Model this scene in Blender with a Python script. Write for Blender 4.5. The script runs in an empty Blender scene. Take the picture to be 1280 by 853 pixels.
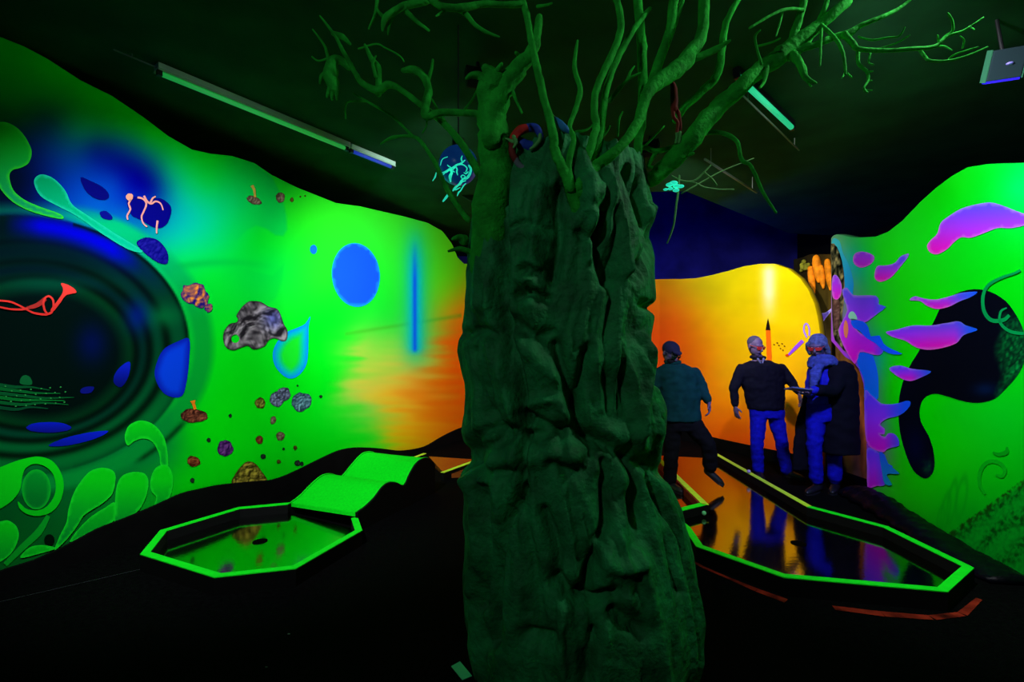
import bpy, bmesh, math, random
import numpy as np
from mathutils import Vector, Matrix, noise
from mathutils.geometry import delaunay_2d_cdt

random.seed(7)
noise.seed_set(11)
scene = bpy.context.scene
C = scene.collection
PI = math.pi

# ------------------------------------------------------------------ camera
F, CX, CY, H = 600.0, 640.0, 440.0, 1.55        # focal length and horizon in pixels of the 1280x853 frame, eye height
cam_d = bpy.data.cameras.new('camera')
cam = bpy.data.objects.new('camera', cam_d)
C.objects.link(cam)
cam.location = (0, 0, H)
cam.rotation_euler = (PI / 2, 0, 0)
cam_d.sensor_width = 36
cam_d.lens = F / 1280 * 36
cam_d.shift_y = (CY - 426.5) / 1280
cam_d.clip_start = 0.05
scene.camera = cam

# ------------------------------------------------------------------ world, exposure
world = bpy.data.worlds.new('World')
scene.world = world
world.use_nodes = True
world.node_tree.nodes['Background'].inputs[0].default_value = (0, 0, 0, 1)
world.node_tree.nodes['Background'].inputs[1].default_value = 0.0
scene.view_settings.view_transform = 'Standard'
scene.view_settings.look = 'None'
scene.view_settings.gamma = 1
scene.view_settings.use_curve_mapping = False
scene.view_settings.exposure = 0.0

# unseen flood lamps added to light the murals, players and tree: name -> (position, aim, watts, cone degrees, blend, colour)
ADDED_FLOODS = [
    ('left_near', (-1.7, 1.7, 3.5), (-2.5, 5.0, 0.8), 640, 86, 0.85, (0.93, 0.95, 1.0)),
    ('left_far', (-0.25, 3.5, 3.5), (-1.5, 6.9, 1.9), 700, 78, 0.95, (0.93, 0.95, 1.0)),
    ('right', (1.55, 2.4, 3.5), (3.7, 4.2, 1.5), 440, 110, 0.7, (0.93, 0.95, 1.0)),
    ('orange', (1.35, 4.7, 3.5), (3.35, 7.7, 1.9), 560, 80, 0.9, (1.0, 0.95, 0.9)),
    ('people', (2.1, 2.5, 3.5), (3.0, 5.7, 1.0), 620, 46, 0.8, (0.04, 0.06, 1.0)),
    ('bough', (2.3, 1.9, 3.55), (1.3, 2.3, 2.9), 60, 140, 0.8, (0.8, 1.0, 0.9)),  # fill added so the right boughs come out brighter
    ('tree', (-1.6, -1.2, 3.4), (0.2, 2.4, 2.0), 64, 84, 0.9, (0.8, 1.0, 0.95)),  # fill added behind the viewer to lift the trunk
]

# ------------------------------------------------------------------ helpers
def P(x, y, Y):
    """photo pixel + depth -> point"""
    return Vector(((x - CX) / F * Y, Y, H - (y - CY) / F * Y))

def PZ(x, y, z):
    """photo pixel on the horizontal plane z"""
    Y = (H - z) * F / (y - CY)
    return P(x, y, Y)

def lin1(c):
    c = c / 255.0
    return c / 12.92 if c <= 0.04045 else ((c + 0.055) / 1.055) ** 2.4

def lin(rgb):
    return tuple(lin1(c) for c in rgb)

def lin_np(a):
    a = np.clip(a, 0, 255) / 255.0
    return np.where(a <= 0.04045, a / 12.92, ((a + 0.055) / 1.055) ** 2.4)

def cr(ox, oy, s, pts):
    return [(ox + x / s, oy + y / s) for x, y in pts]

MATS = {}
def mat(name, rgb=None, rough=0.6, spec=0.2, metal=0.0, vcol=False, noise_amt=0.0, noise_scale=12.0, bump=0.0, bump_scale=20.0,
        emit=None, emit_str=0.0, coat=0.0, stretch=(1, 1, 1), ior=1.5):
    if name in MATS:
        return MATS[name]
    m = bpy.data.materials.new(name)
    m.use_nodes = True
    nt = m.node_tree
    b = nt.nodes['Principled BSDF']
    b.inputs['Roughness'].default_value = rough
    b.inputs['Specular IOR Level'].default_value = spec
    b.inputs['Metallic'].default_value = metal
    b.inputs['Coat Weight'].default_value = coat
    b.inputs['IOR'].default_value = ior
    src = None
    if vcol:
        a = nt.nodes.new('ShaderNodeAttribute')
        a.attribute_name = 'paint'
        src = a.outputs['Color']
    elif rgb is not None:
        c = nt.nodes.new('ShaderNodeRGB')
        c.outputs[0].default_value = (*lin(rgb), 1)
        src = c.outputs[0]
    tc = nt.nodes.new('ShaderNodeTexCoord')
    mp = nt.nodes.new('ShaderNodeMapping')
    mp.inputs['Scale'].default_value = stretch
    nt.links.new(tc.outputs['Object'], mp.inputs['Vector'])
    if noise_amt > 0:
        n = nt.nodes.new('ShaderNodeTexNoise')
        n.inputs['Scale'].default_value = noise_scale
        n.inputs['Detail'].default_value = 5
        nt.links.new(mp.outputs[0], n.inputs['Vector'])
        r = nt.nodes.new('ShaderNodeMapRange')
        r.inputs[1].default_value = 0.3
        r.inputs[2].default_value = 0.7
        r.inputs[3].default_value = 1 - noise_amt
        r.inputs[4].default_value = 1 + noise_amt
        nt.links.new(n.outputs[0], r.inputs[0])
        mul = nt.nodes.new('ShaderNodeVectorMath')
        mul.operation = 'SCALE'
        nt.links.new(src, mul.inputs[0])
        nt.links.new(r.outputs[0], mul.inputs['Scale'])
        src = mul.outputs[0]
    nt.links.new(src, b.inputs['Base Color'])
    if bump > 0:
        n2 = nt.nodes.new('ShaderNodeTexNoise')
        n2.inputs['Scale'].default_value = bump_scale
        n2.inputs['Detail'].default_value = 6
        nt.links.new(mp.outputs[0], n2.inputs['Vector'])
        bp = nt.nodes.new('ShaderNodeBump')
        bp.inputs['Strength'].default_value = bump
        bp.inputs['Distance'].default_value = 0.02
        nt.links.new(n2.outputs[0], bp.inputs['Height'])
        nt.links.new(bp.outputs[0], b.inputs['Normal'])
    if emit is not None:
        b.inputs['Emission Color'].default_value = (*lin(emit), 1)
        b.inputs['Emission Strength'].default_value = emit_str
    MATS[name] = m
    return m

def link(o, parent=None):
    C.objects.link(o)
    if parent is not None:
        o.parent = parent
        o.matrix_parent_inverse = parent.matrix_basis.inverted()
    return o

def mesh_obj(name, verts, faces, m, parent=None, smooth=False):
    me = bpy.data.meshes.new(name)
    me.from_pydata([tuple(v) for v in verts], [], faces)
    me.materials.append(m)
    if smooth:
        me.polygons.foreach_set('use_smooth', [True] * len(me.polygons))
    me.update()
    return link(bpy.data.objects.new(name, me), parent)

def bm_obj(name, bm, m, parent=None, smooth=False, bevel=0):
    if bevel:
        bmesh.ops.bevel(bm, geom=bm.edges[:], offset=bevel, segments=2, affect='EDGES', profile=0.6)
    bmesh.ops.recalc_face_normals(bm, faces=bm.faces[:])
    me = bpy.data.meshes.new(name)
    bm.to_mesh(me)
    bm.free()
    me.materials.append(m)
    if smooth:
        me.polygons.foreach_set('use_smooth', [True] * len(me.polygons))
    return link(bpy.data.objects.new(name, me), parent)

def tag(o, label, cat=None, group=None, kind=None):
    o['label'] = label
    if cat: o['category'] = cat
    if group: o['group'] = group
    if kind: o['kind'] = kind
    return o

def struct(o, label=None):
    o['kind'] = 'structure'
    if label: o['label'] = label
    return o

def empty(name, loc):
    o = bpy.data.objects.new(name, None)
    o.empty_display_size = 0.1
    o.location = loc
    C.objects.link(o)
    return o

def set_paint(o, cols):
    me = o.data
    at = me.color_attributes.new('paint', 'FLOAT_COLOR', 'POINT')
    buf = np.ones((len(me.vertices), 4), dtype=np.float32)
    buf[:, :3] = cols
    at.data.foreach_set('color', buf.ravel())

def catmull(pts, n=6, closed=False):
    pts = [Vector(p) for p in pts]
    out = []
    N = len(pts)
    rng = N if closed else N - 1
    for i in range(rng):
        if closed:
            p0, p1, p2, p3 = pts[i - 1], pts[i], pts[(i + 1) % N], pts[(i + 2) % N]
        else:
            p0, p1, p2, p3 = pts[max(i - 1, 0)], pts[i], pts[i + 1], pts[min(i + 2, N - 1)]
        for k in range(n):
            t = k / n
            out.append(0.5 * ((2 * p1) + (p2 - p0) * t + (2 * p0 - 5 * p1 + 4 * p2 - p3) * t * t + (3 * p1 - p0 - 3 * p2 + p3) * t ** 3))
    if not closed:
        out.append(pts[-1])
    return out

def tube_bm(bm, pts, rads, n=10, caps=True, flat=1.0, up=None):
    """loft of circles along 3-D points; rounded ends"""
    pts = [Vector(p) for p in pts]
    rings = []
    prev = None
    N = len(pts)
    seq = []
    for i, p in enumerate(pts):
        t = (pts[min(i + 1, N - 1)] - pts[max(i - 1, 0)])
        if t.length < 1e-9: t = Vector((0, 0, 1))
        t.normalize()
        seq.append((p, t, rads[i]))
    if caps:
        p, t, r = seq[0]
        pre = [(p - t * r * math.cos(a), t, r * math.sin(a)) for a in (0.35, 0.9)]
        p, t, r = seq[-1]
        post = [(p + t * r * math.cos(a), t, r * math.sin(a)) for a in (0.9, 0.35)]
        seq = pre + seq + post
    for p, t, r in seq:
        if prev is None:
            ref = Vector(up) if up is not None else (Vector((0, 0, 1)) if abs(t.z) < 0.9 else Vector((1, 0, 0)))
            u = (ref - t * ref.dot(t)).normalized()
        else:
            u = prev - t * prev.dot(t)
            u = u.normalized() if u.length > 1e-6 else t.orthogonal().normalized()
        prev = u
        v = t.cross(u)
        rings.append([bm.verts.new(p + (u * math.cos(2 * PI * k / n) * flat + v * math.sin(2 * PI * k / n)) * r) for k in range(n)])
    for a, b in zip(rings[:-1], rings[1:]):
        for k in range(n):
            bm.faces.new((a[k], a[(k + 1) % n], b[(k + 1) % n], b[k]))
    bm.faces.new(rings[0][::-1])
    bm.faces.new(rings[-1])

def box_bm(bm, c, size, rz=0.0, M=None):
    m = Matrix.Translation(Vector(c)) @ (M if M is not None else Matrix.Rotation(rz, 4, 'Z')) @ Matrix.Diagonal((*size, 1))
    return bmesh.ops.create_cube(bm, size=1, matrix=m)

def ball_bm(bm, c, r, scale=(1, 1, 1), seg=16, M=None):
    m = Matrix.Translation(Vector(c)) @ (M if M is not None else Matrix.Identity(4)) @ Matrix.Diagonal((*[r * s for s in scale], 1))
    bmesh.ops.create_uvsphere(bm, u_segments=seg, v_segments=max(6, seg * 2 // 3), radius=1, matrix=m)

def cyl_bm(bm, a, b, r, n=16, r2=None):
    a, b = Vector(a), Vector(b)
    d = b - a
    q = d.to_track_quat('Z', 'Y').to_matrix().to_4x4()
    bmesh.ops.create_cone(bm, cap_ends=True, segments=n, radius1=r, radius2=r if r2 is None else r2, depth=d.length,
                          matrix=Matrix.Translation((a + b) / 2) @ q)

def remesh(bm, name, m, voxel, smooth_iter=3, parent=None):
    """join overlapping shapes into one continuous skin"""
    bmesh.ops.recalc_face_normals(bm, faces=bm.faces[:])
    me = bpy.data.meshes.new(name)
    bm.to_mesh(me); bm.free()
    t = bpy.data.objects.new(name, me)
    C.objects.link(t)
    md = t.modifiers.new('r', 'REMESH'); md.mode = 'VOXEL'; md.voxel_size = voxel
    if smooth_iter:
        sm = t.modifiers.new('s', 'SMOOTH'); sm.factor = 0.5; sm.iterations = smooth_iter
    dg = bpy.context.evaluated_depsgraph_get()
    dg.update()
    new = bpy.data.meshes.new_from_object(t.evaluated_get(dg))
    bpy.data.objects.remove(t); bpy.data.meshes.remove(me)
    new.name = name
    new.materials.clear(); new.materials.append(m)
    new.polygons.foreach_set('use_smooth', [True] * len(new.polygons))
    return link(bpy.data.objects.new(name, new), parent)

def dist_poly(pts, poly):
    """numpy distance from points to a closed polygon's edge"""
    pts = np.asarray(pts, float); poly = np.asarray(poly, float)
    best = np.full(len(pts), 1e9)
    for a, b in zip(poly, np.roll(poly, -1, axis=0)):
        d = b - a
        L = d @ d
        t = np.clip(((pts - a) @ d) / (L if L > 1e-9 else 1), 0, 1)
        best = np.minimum(best, np.hypot(*(pts - a - t[:, None] * d).T))
    return best

def inside(pts, poly):
    x, y = pts[:, 0], pts[:, 1]
    r = np.zeros(len(pts), bool)
    for (x1, y1), (x2, y2) in zip(poly, np.roll(poly, -1, axis=0)):
        c = ((y1 > y) != (y2 > y))
        with np.errstate(divide='ignore', invalid='ignore'):
            r ^= c & (x < (x2 - x1) * (y - y1) / (y2 - y1 + 1e-12) + x1)
    return r

def fbm(p, octv=4):
    return noise.fractal(Vector(p), 1.0, 2.0, octv)

# ------------------------------------------------------------------ walls as vertical surfaces along a plan path
class Wall:
    def __init__(self, plan):
        self.pl = [Vector((x, y)) for x, y in plan]
    def hit(self, px):
        """point of the plan where the ray through pixel column px meets the wall (nearest in front)"""
        k = (px - CX) / F
        best = None
        for a, b in zip(self.pl[:-1], self.pl[1:]):
            d = b - a
            den = d.x - k * d.y
            if abs(den) < 1e-9: continue
            t = (k * a.y - a.x) / den
            if -1e-6 <= t <= 1 + 1e-6:
                q = a + d * t
                if q.y > 0.3 and (best is None or q.y < best[0].y):
                    n = Vector((-d.y, d.x)).normalized()
                    if n.dot(-q) < 0: n = -n
                    best = (q, n)
        if best is None:                                   # past an end: carry the end segment on
            for a, b in ((self.pl[-2], self.pl[-1]), (self.pl[0], self.pl[1])):
                d = b - a
                t = (k * a.y - a.x) / (d.x - k * d.y)
                q = a + d * t
                if -1.0 < t < 2.0 and q.y > 0.3:
                    n = Vector((-d.y, d.x)).normalized()
                    if n.dot(-q) < 0: n = -n
                    best = (q, n)
        return best
    def project(self, px, py, off=0.0):
        q, n = self.hit(px)
        Y = q.y
        return Vector((q.x + n.x * off, q.y + n.y * off, H - (py - CY) / F * Y))

def wall_mesh(name, wall, cols_px, top, colour, m, thick=0.10, bottom=None, z0=0.0, rows=200, extra_before=(), extra_after=()):
    """dense painted front face + plain back, for pixel columns cols_px; top(px) gives the photo row of the top edge"""
    cols = []
    for x, y, zt, pxe in extra_before:
        cols.append((Vector((x, y)), None, zt, pxe))
    for px in cols_px:
        q, n = wall.hit(px)
        cols.append((q, n, H - (top(px) - CY) / F * q.y, px))
    zb = [z0 if bottom is None else max(z0, H - (bottom(c[3]) - CY) / F * c[0].y) for c in cols]
    for x, y, zt, pxe in extra_after:
        cols.append((Vector((x, y)), None, zt, pxe))
    ref_n = [c[1] for c in cols if c[1] is not None]
    verts, uv = [], []
    back = []
    for i, (q, n, zt, px) in enumerate(cols):
        if n is None:
            n = ref_n[0] if i < len(cols) / 2 else ref_n[-1]
        for j in range(rows + 1):
            z = zb[i] + (zt - zb[i]) * j / rows
            verts.append((q.x, q.y, z))
            uv.append((px, CY + (H - z) * F / max(q.y, 0.6)))
        back.append((q - n * thick, zt, zb[i]))
    nf = len(verts)
    faces = []
    R = rows + 1
    nc = len(cols)
    for i in range(nc - 1):
        for j in range(rows):
            a = i * R + j
            faces.append((a, a + R, a + R + 1, a + 1))
    for q, zt, zlo in back:
        verts.append((q.x, q.y, zlo)); verts.append((q.x, q.y, zt)); uv.append(uv[0]); uv.append(uv[0])
    for i in range(nc - 1):
        b0, b1 = nf + 2 * i, nf + 2 * i + 2
        faces.append((b0, b0 + 1, b1 + 1, b1))
        faces.append((i * R + rows, (i + 1) * R + rows, b1 + 1, b0 + 1))
        faces.append((i * R, b0, b1, (i + 1) * R))
    for i in (0, nc - 1):
        b0 = nf + 2 * i
        faces.append(tuple([i * R + j for j in range(R)] + [b0 + 1, b0]))
    o = mesh_obj(name, verts, faces, m)
    c = colour(np.array(uv[:nf], float))
    allc = np.zeros((len(verts), 3)); allc[:nf] = lin_np(c)
    for i in range(nc):
        allc[nf + 2 * i:nf + 2 * i + 2] = 0.01
    set_paint(o, allc)
    return struct(o)

def idw(uv, ctrl, power=3.0, c0=14.0):
    """smooth colour field through painted swatches (multiquadric)"""
    c = np.array([[a, b] for a, b, *_ in ctrl], float)
    v = np.array([k[2] for k in ctrl], float)
    phi = lambda d: np.sqrt(d * d + c0 * c0)
    D = phi(np.hypot(c[:, None, 0] - c[None, :, 0], c[:, None, 1] - c[None, :, 1]))
    mean = v.mean(0)
    n = len(c)
    A = np.zeros((n + 1, n + 1)); A[:n, :n] = D - np.eye(n) * 6.0; A[n, :n] = 1; A[:n, n] = 1
    w = np.linalg.solve(A, np.vstack([v - mean, np.zeros((1, 3))]))
    lo, hi = c.min(0) - 12, c.max(0) + 12
    out = np.zeros((len(uv), 3))
    for s in range(0, len(uv), 30000):
        u = np.clip(uv[s:s + 30000], lo, hi)
        out[s:s + 30000] = phi(np.hypot(u[:, None, 0] - c[None, :, 0], u[:, None, 1] - c[None, :, 1])) @ w[:n] + w[n] + mean
    return np.clip(out, 0, 255)

def blend(base, col, a):
    a = np.clip(a, 0, 1)[:, None]
    return base * (1 - a) + np.array(col, float) * a

def polymask(uv, poly, feather=2.0):
    d = dist_poly(uv, poly)
    return np.clip(np.where(inside(uv, np.array(poly, float)), 0.5 + d / (2 * feather), 0.5 - d / (2 * feather)), 0, 1)

def gauss(uv, x, y, sx, sy):
    return np.exp(-((uv[:, 0] - x) / sx) ** 2 - ((uv[:, 1] - y) / sy) ** 2)

PAINT = None
def decal(name, wall, poly, colour, parent, layer=0, step=4.0, smooth=4, hole=None, label=None):
    """a flat painted motif, as a paint layer lying on the wall"""
    if smooth:
        poly = [tuple(p) for p in catmull([(x, y) for x, y in poly], smooth, True)]
    poly = np.array([(p[0], p[1]) for p in poly])
    x0, y0 = poly.min(0); x1, y1 = poly.max(0)
    gx, gy = np.meshgrid(np.arange(x0 + step / 2, x1, step), np.arange(y0 + step / 2, y1, step))
    g = np.stack([gx.ravel(), gy.ravel()], 1)
    if len(g):
        g = g[inside(g, poly)]
        g = g[dist_poly(g, poly) > step * 0.45] if len(g) else g
    pts = [Vector(p) for p in poly] + [Vector(p) for p in g]
    n = len(poly)
    edges = [(i, (i + 1) % n) for i in range(n)]
    v2, _, f2, _, _, _ = delaunay_2d_cdt(pts, edges, [], 1, 1e-4)
    xy = np.array([(v.x, v.y) for v in v2])
    if hole is not None:
        hx, hy, hr = hole
        f2 = [f for f in f2 if math.hypot(sum(xy[i][0] for i in f) / 3 - hx, sum(xy[i][1] for i in f) / 3 - hy) > hr]
    off = 0.003 + 0.0025 * layer
    verts = [wall.project(x, y, off) for x, y in xy]
    o = mesh_obj(name, verts, [tuple(f) for f in f2], PAINT, parent)
    d = dist_poly(xy, poly)
    c = colour(xy, d) if callable(colour) else np.tile(np.array(colour, float), (len(xy), 1))
    set_paint(o, lin_np(c))
    me = o.data
    # face the room
    q, nrm = wall.hit(float(xy[:, 0].mean()))
    me.update()
    if len(me.polygons) and me.polygons[0].normal.dot(Vector((nrm.x, nrm.y, 0))) < 0:
        me.flip_normals()
    if label: o['label'] = label
    return o

def ribbon(name, wall, path, widths, colour, parent, layer=1, label=None):
    """a painted stroke"""
    pts = catmull(path, 5)
    n = len(pts)
    ws = np.interp(np.linspace(0, 1, n), np.linspace(0, 1, len(widths)), widths) if not np.isscalar(widths) else np.full(n, widths)
    L, Rr = [], []
    for i, p in enumerate(pts):
        t = pts[min(i + 1, n - 1)] - pts[max(i - 1, 0)]
        t = t.normalized() if t.length > 1e-9 else Vector((1, 0))
        nn = Vector((-t.y, t.x)) * ws[i] / 2
        L.append(p + nn); Rr.append(p - nn)
    poly = [(p.x, p.y) for p in L] + [(p.x, p.y) for p in reversed(Rr)]
    off = 0.003 + 0.0025 * layer
    verts = [wall.project(x, y, off) for x, y in poly]
    faces = [(i, i + 1, 2 * n - 2 - i, 2 * n - 1 - i) for i in range(n - 1)]
    o = mesh_obj(name, verts, faces, PAINT, parent)
    xy = np.array(poly)
    c = colour(xy, np.zeros(len(xy))) if callable(colour) else np.tile(np.array(colour, float), (len(xy), 1))
    set_paint(o, lin_np(c))
    q, nrm = wall.hit(float(xy[:, 0].mean()))
    o.data.update()
    if o.data.polygons[0].normal.dot(Vector((nrm.x, nrm.y, 0))) < 0:
        o.data.flip_normals()
    if label: o['label'] = label
    return o

def blob(cx, cy, rx, ry, rot=0.0, rough=0.12, seed=0, n=26):
    rnd = random.Random(seed * 13 + 5)
    ph = [rnd.uniform(0, 6.28) for _ in range(5)]
    out = []
    for k in range(n):
        a = 2 * PI * k / n
        r = 1 + rough * (0.5 * math.sin(3 * a + ph[0]) + 0.4 * math.sin(5 * a + ph[1]) + 0.35 * math.sin(8 * a + ph[2])) + rough * rnd.uniform(-.35, .35)
        x, y = rx * r * math.cos(a), ry * r * math.sin(a)
        out.append((cx + x * math.cos(rot) - y * math.sin(rot), cy + x * math.sin(rot) + y * math.cos(rot)))
    return out

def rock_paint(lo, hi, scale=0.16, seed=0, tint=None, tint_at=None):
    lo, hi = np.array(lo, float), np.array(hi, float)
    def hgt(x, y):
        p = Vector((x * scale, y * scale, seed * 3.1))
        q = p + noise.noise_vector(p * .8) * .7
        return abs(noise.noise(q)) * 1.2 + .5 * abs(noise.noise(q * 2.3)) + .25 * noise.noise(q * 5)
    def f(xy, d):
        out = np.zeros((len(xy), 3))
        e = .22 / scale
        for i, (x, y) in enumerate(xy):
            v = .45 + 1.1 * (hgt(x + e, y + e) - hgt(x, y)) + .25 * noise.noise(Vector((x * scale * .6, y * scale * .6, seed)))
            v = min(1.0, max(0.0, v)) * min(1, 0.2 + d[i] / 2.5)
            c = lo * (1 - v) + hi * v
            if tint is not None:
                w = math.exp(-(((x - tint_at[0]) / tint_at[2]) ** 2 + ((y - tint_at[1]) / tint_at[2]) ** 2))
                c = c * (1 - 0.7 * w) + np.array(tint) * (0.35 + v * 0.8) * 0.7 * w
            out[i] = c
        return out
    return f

def vgrad(c0, y0, c1, y1, edge=None, ew=3.0):
    def f(xy, d):
        t = np.clip((xy[:, 1] - y0) / (y1 - y0), 0, 1)[:, None]
        c = np.array(c0, float) * (1 - t) + np.array(c1, float) * t
        if edge is not None:
            a = np.clip(1 - d / ew, 0, 1)[:, None]
            c = c * (1 - a) + np.array(edge, float) * a
        return c
    return f

# ------------------------------------------------------------------ shared materials
PAINT = mat('fluorescent_paint', vcol=True, rough=0.8, spec=0.015, bump=0.12, bump_scale=9)
BLACK = mat('black_matt', (6, 7, 7), rough=0.8, spec=0.05, noise_amt=0.3, noise_scale=6)
BLACKFLOOR = mat('black_carpet', (4, 5, 5), rough=0.9, spec=0.02, noise_amt=0.5, noise_scale=30, bump=0.3, bump_scale=160)
VINYL = mat('black_vinyl', (3, 3, 9), rough=0.42, spec=0.12, bump=0.5, bump_scale=14)
CEIL = mat('ceiling_paint', (24, 66, 38), rough=0.85, spec=0.05, noise_amt=0.25, noise_scale=2.5)
NAVY = mat('navy_wall_paint', (26, 26, 92), rough=0.8, spec=0.05, noise_amt=0.35, noise_scale=2.0)

# ------------------------------------------------------------------ room shell
CZ = 3.66
struct(mesh_obj('floor', [(-7.5, -3, 0), (6.5, -3, 0), (6.5, 11, 0), (-7.5, 11, 0), (-7.5, -3, -.1), (6.5, -3, -.1), (6.5, 11, -.1), (-7.5, 11, -.1)],
                [(0, 1, 2, 3), (7, 6, 5, 4), (0, 4, 5, 1), (1, 5, 6, 2), (2, 6, 7, 3), (3, 7, 4, 0)], BLACKFLOOR))
outer = [(-7.4, -3), (6.4, -3), (6.4, 8.8), (4.94, 8.55), (2.29, 6.31), (-0.69, 6.45), (-0.3, 7.5), (0.35, 9.0), (0.6, 11), (-7.4, 11)]
bm = bmesh.new()
vs = [bm.verts.new((x, y, CZ)) for x, y in outer]
f = bm.faces.new(vs)
ext = bmesh.ops.extrude_face_region(bm, geom=[f])
for v in ext['geom']:
    if isinstance(v, bmesh.types.BMVert): v.co.z += 0.25
struct(bm_obj('ceiling', bm, CEIL))
struct(mesh_obj('ceiling_recess', [(-7.4, 6, 5.3), (6.4, 6, 5.3), (6.4, 11, 5.3), (-7.4, 11, 5.3), (-7.4, 6, 5.4), (6.4, 6, 5.4), (6.4, 11, 5.4), (-7.4, 11, 5.4)],
                [(3, 2, 1, 0), (4, 5, 6, 7), (0, 1, 5, 4), (1, 2, 6, 5), (2, 3, 7, 6), (3, 0, 4, 7)], BLACK))

def slab(name, a, b, z0, z1, m, th=0.12, side=1):
    a, b = Vector(a), Vector(b)
    d = (b - a).normalized()
    n = Vector((-d.y, d.x)) * th * side
    v = [(a.x, a.y, z0), (b.x, b.y, z0), (b.x, b.y, z1), (a.x, a.y, z1)]
    v += [(x + n.x, y + n.y, z) for x, y, z in v]
    return struct(mesh_obj(name, v, [(0, 1, 2, 3), (7, 6, 5, 4), (0, 4, 5, 1), (1, 5, 6, 2), (2, 6, 7, 3), (3, 7, 4, 0)], m))

slab('wall_far', (-7.4, 10.6), (6.4, 10.6), 0, 5.3, NAVY)
slab('wall_outer_left', (-7.2, -3), (-1.6, 10.6), 0, CZ, BLACK)
slab('wall_outer_right', (6.3, -3), (6.3, 10.6), 0, 5.3, BLACK, side=-1)

# rear wall behind the viewer, painted like the others
REARG = mat('rear_green_paint', (6, 170, 30), rough=0.8, spec=0.05, noise_amt=0.5, noise_scale=0.8)
slab('wall_rear', (-7.0, -2.7), (6.2, -2.7), 0, 3.3, REARG, side=-1)

# ------------------------------------------------------------------ left mural wall
WL = Wall([(-5.92, -2.2), (-3.4, 3.19), (-0.92, 8.5), (-0.5, 9.4)])
top_left = [(0, 46), (30, 58), (60, 74), (100, 100), (140, 120), (180, 147), (210, 170), (240, 187), (262, 192), (290, 195), (318, 204),
            (340, 219), (370, 234), (400, 246), (420, 254), (450, 258), (480, 265), (510, 272), (535, 279), (553, 289), (565, 305), (572, 322), (580, 330)]
def tl(px):
    if px < 0:
        q, _ = WL.hit(px)
        return CY - (3.52 - H) * F / q.y
    return float(np.interp(px, [a for a, _ in top_left], [b for _, b in top_left]))

G = (2, 222, 22)
ctrl = [(0, 60, (0, 190, 25)), (60, 105, (0, 205, 30)), (110, 130, (0, 215, 30)), (150, 150, (0, 215, 35)), (190, 170, (0, 220, 30)), (100, 165, (0, 140, 95)),
        (60, 150, (0, 70, 80)), (25, 140, (0, 120, 40)), (0, 120, (0, 140, 35)), (20, 180, (0, 25, 70)), (60, 190, (0, 45, 120)), (100, 205, (0, 60, 150)),
        (120, 185, (0, 30, 120)), (150, 205, (0, 10, 125)), (175, 215, (0, 0, 130)), (190, 235, (0, 0, 135)), (150, 185, (0, 60, 140)), (180, 190, (0, 110, 130)),
        (60, 225, (0, 25, 110)), (25, 225, (0, 15, 40)), (30, 245, (0, 10, 60)), (80, 245, (0, 50, 160)), (140, 230, (0, 70, 180)), (120, 260, (0, 85, 180)), (150, 280, (0, 115, 170)), (145, 255, (0, 60, 175)),
        (215, 215, (0, 180, 120)), (225, 245, (0, 175, 150)), (240, 270, (0, 185, 160)), (225, 300, (0, 190, 150)), (260, 230, (0, 215, 70)), (250, 200, (0, 225, 40)),
        (270, 275, (0, 205, 130)), (265, 305, (0, 210, 110)), (290, 250, (0, 210, 110)), (290, 215, (0, 222, 60)), (220, 330, (0, 205, 80)), (260, 345, (0, 222, 50)),
        (300, 320, (0, 222, 60)), (320, 350, (0, 222, 60)), (320, 300, (0, 228, 40)), (345, 330, (0, 224, 60)), (370, 270, (30, 230, 30)), (400, 270, (40, 232, 35)), (400, 350, (30, 228, 35)), (350, 390, (10, 225, 40)),
        (470, 290, (45, 232, 45)), (490, 400, (30, 220, 50)), (545, 300, (80, 232, 30)), (560, 330, (95, 232, 25)), (570, 350, (120, 225, 20)),
        (560, 375, (150, 210, 20)), (572, 385, (235, 160, 20)), (572, 410, (240, 120, 15)), (560, 405, (215, 160, 25)), (545, 420, (160, 195, 40)), (565, 440, (244, 120, 15)), (572, 480, (246, 110, 10)),
        (555, 470, (242, 135, 15)), (545, 500, (240, 130, 15)), (570, 520, (244, 115, 10)), (530, 450, (190, 200, 60)), (520, 480, (238, 160, 40)), (500, 460, (200, 205, 70)), (470, 445, (130, 215, 60)),
        (455, 440, (190, 200, 70)), (440, 455, (80, 222, 50)), (440, 490, (180, 200, 70)), (465, 490, (215, 190, 60)), (490, 500, (225, 190, 40)), (455, 515, (110, 215, 60)), (480, 530, (190, 200, 40)), (500, 545, (225, 190, 15)),
        (520, 530, (238, 160, 15)), (545, 540, (240, 140, 10)), (470, 555, (60, 222, 25)), (440, 545, (20, 222, 22)), (420, 480, (10, 225, 25)), (410, 540, (0, 222, 20)),
        (430, 410, (10, 226, 35)), (300, 460, (0, 222, 18)), (330, 470, (0, 222, 20)), (260, 430, (0, 220, 25)), (270, 500, (0, 222, 15)), (310, 540, (0, 222, 15)), (300, 590, (0, 212, 12)),
        (360, 560, (0, 222, 18)), (240, 540, (0, 215, 15)), (225, 600, (0, 208, 15)), (245, 480, (0, 210, 30)), (240, 400, (0, 200, 50)), (225, 370, (0, 190, 70)),
        (215, 545, (0, 150, 50)), (200, 575, (0, 135, 50)), (150, 580, (0, 118, 45)), (100, 600, (0, 108, 40)), (85, 625, (0, 100, 35)), (20, 640, (0, 85, 30)), (60, 670, (0, 95, 30)), (140, 620, (0, 125, 40)), (30, 700, (0, 100, 30)), (100, 690, (0, 100, 30)), (170, 650, (0, 150, 30))]

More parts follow.
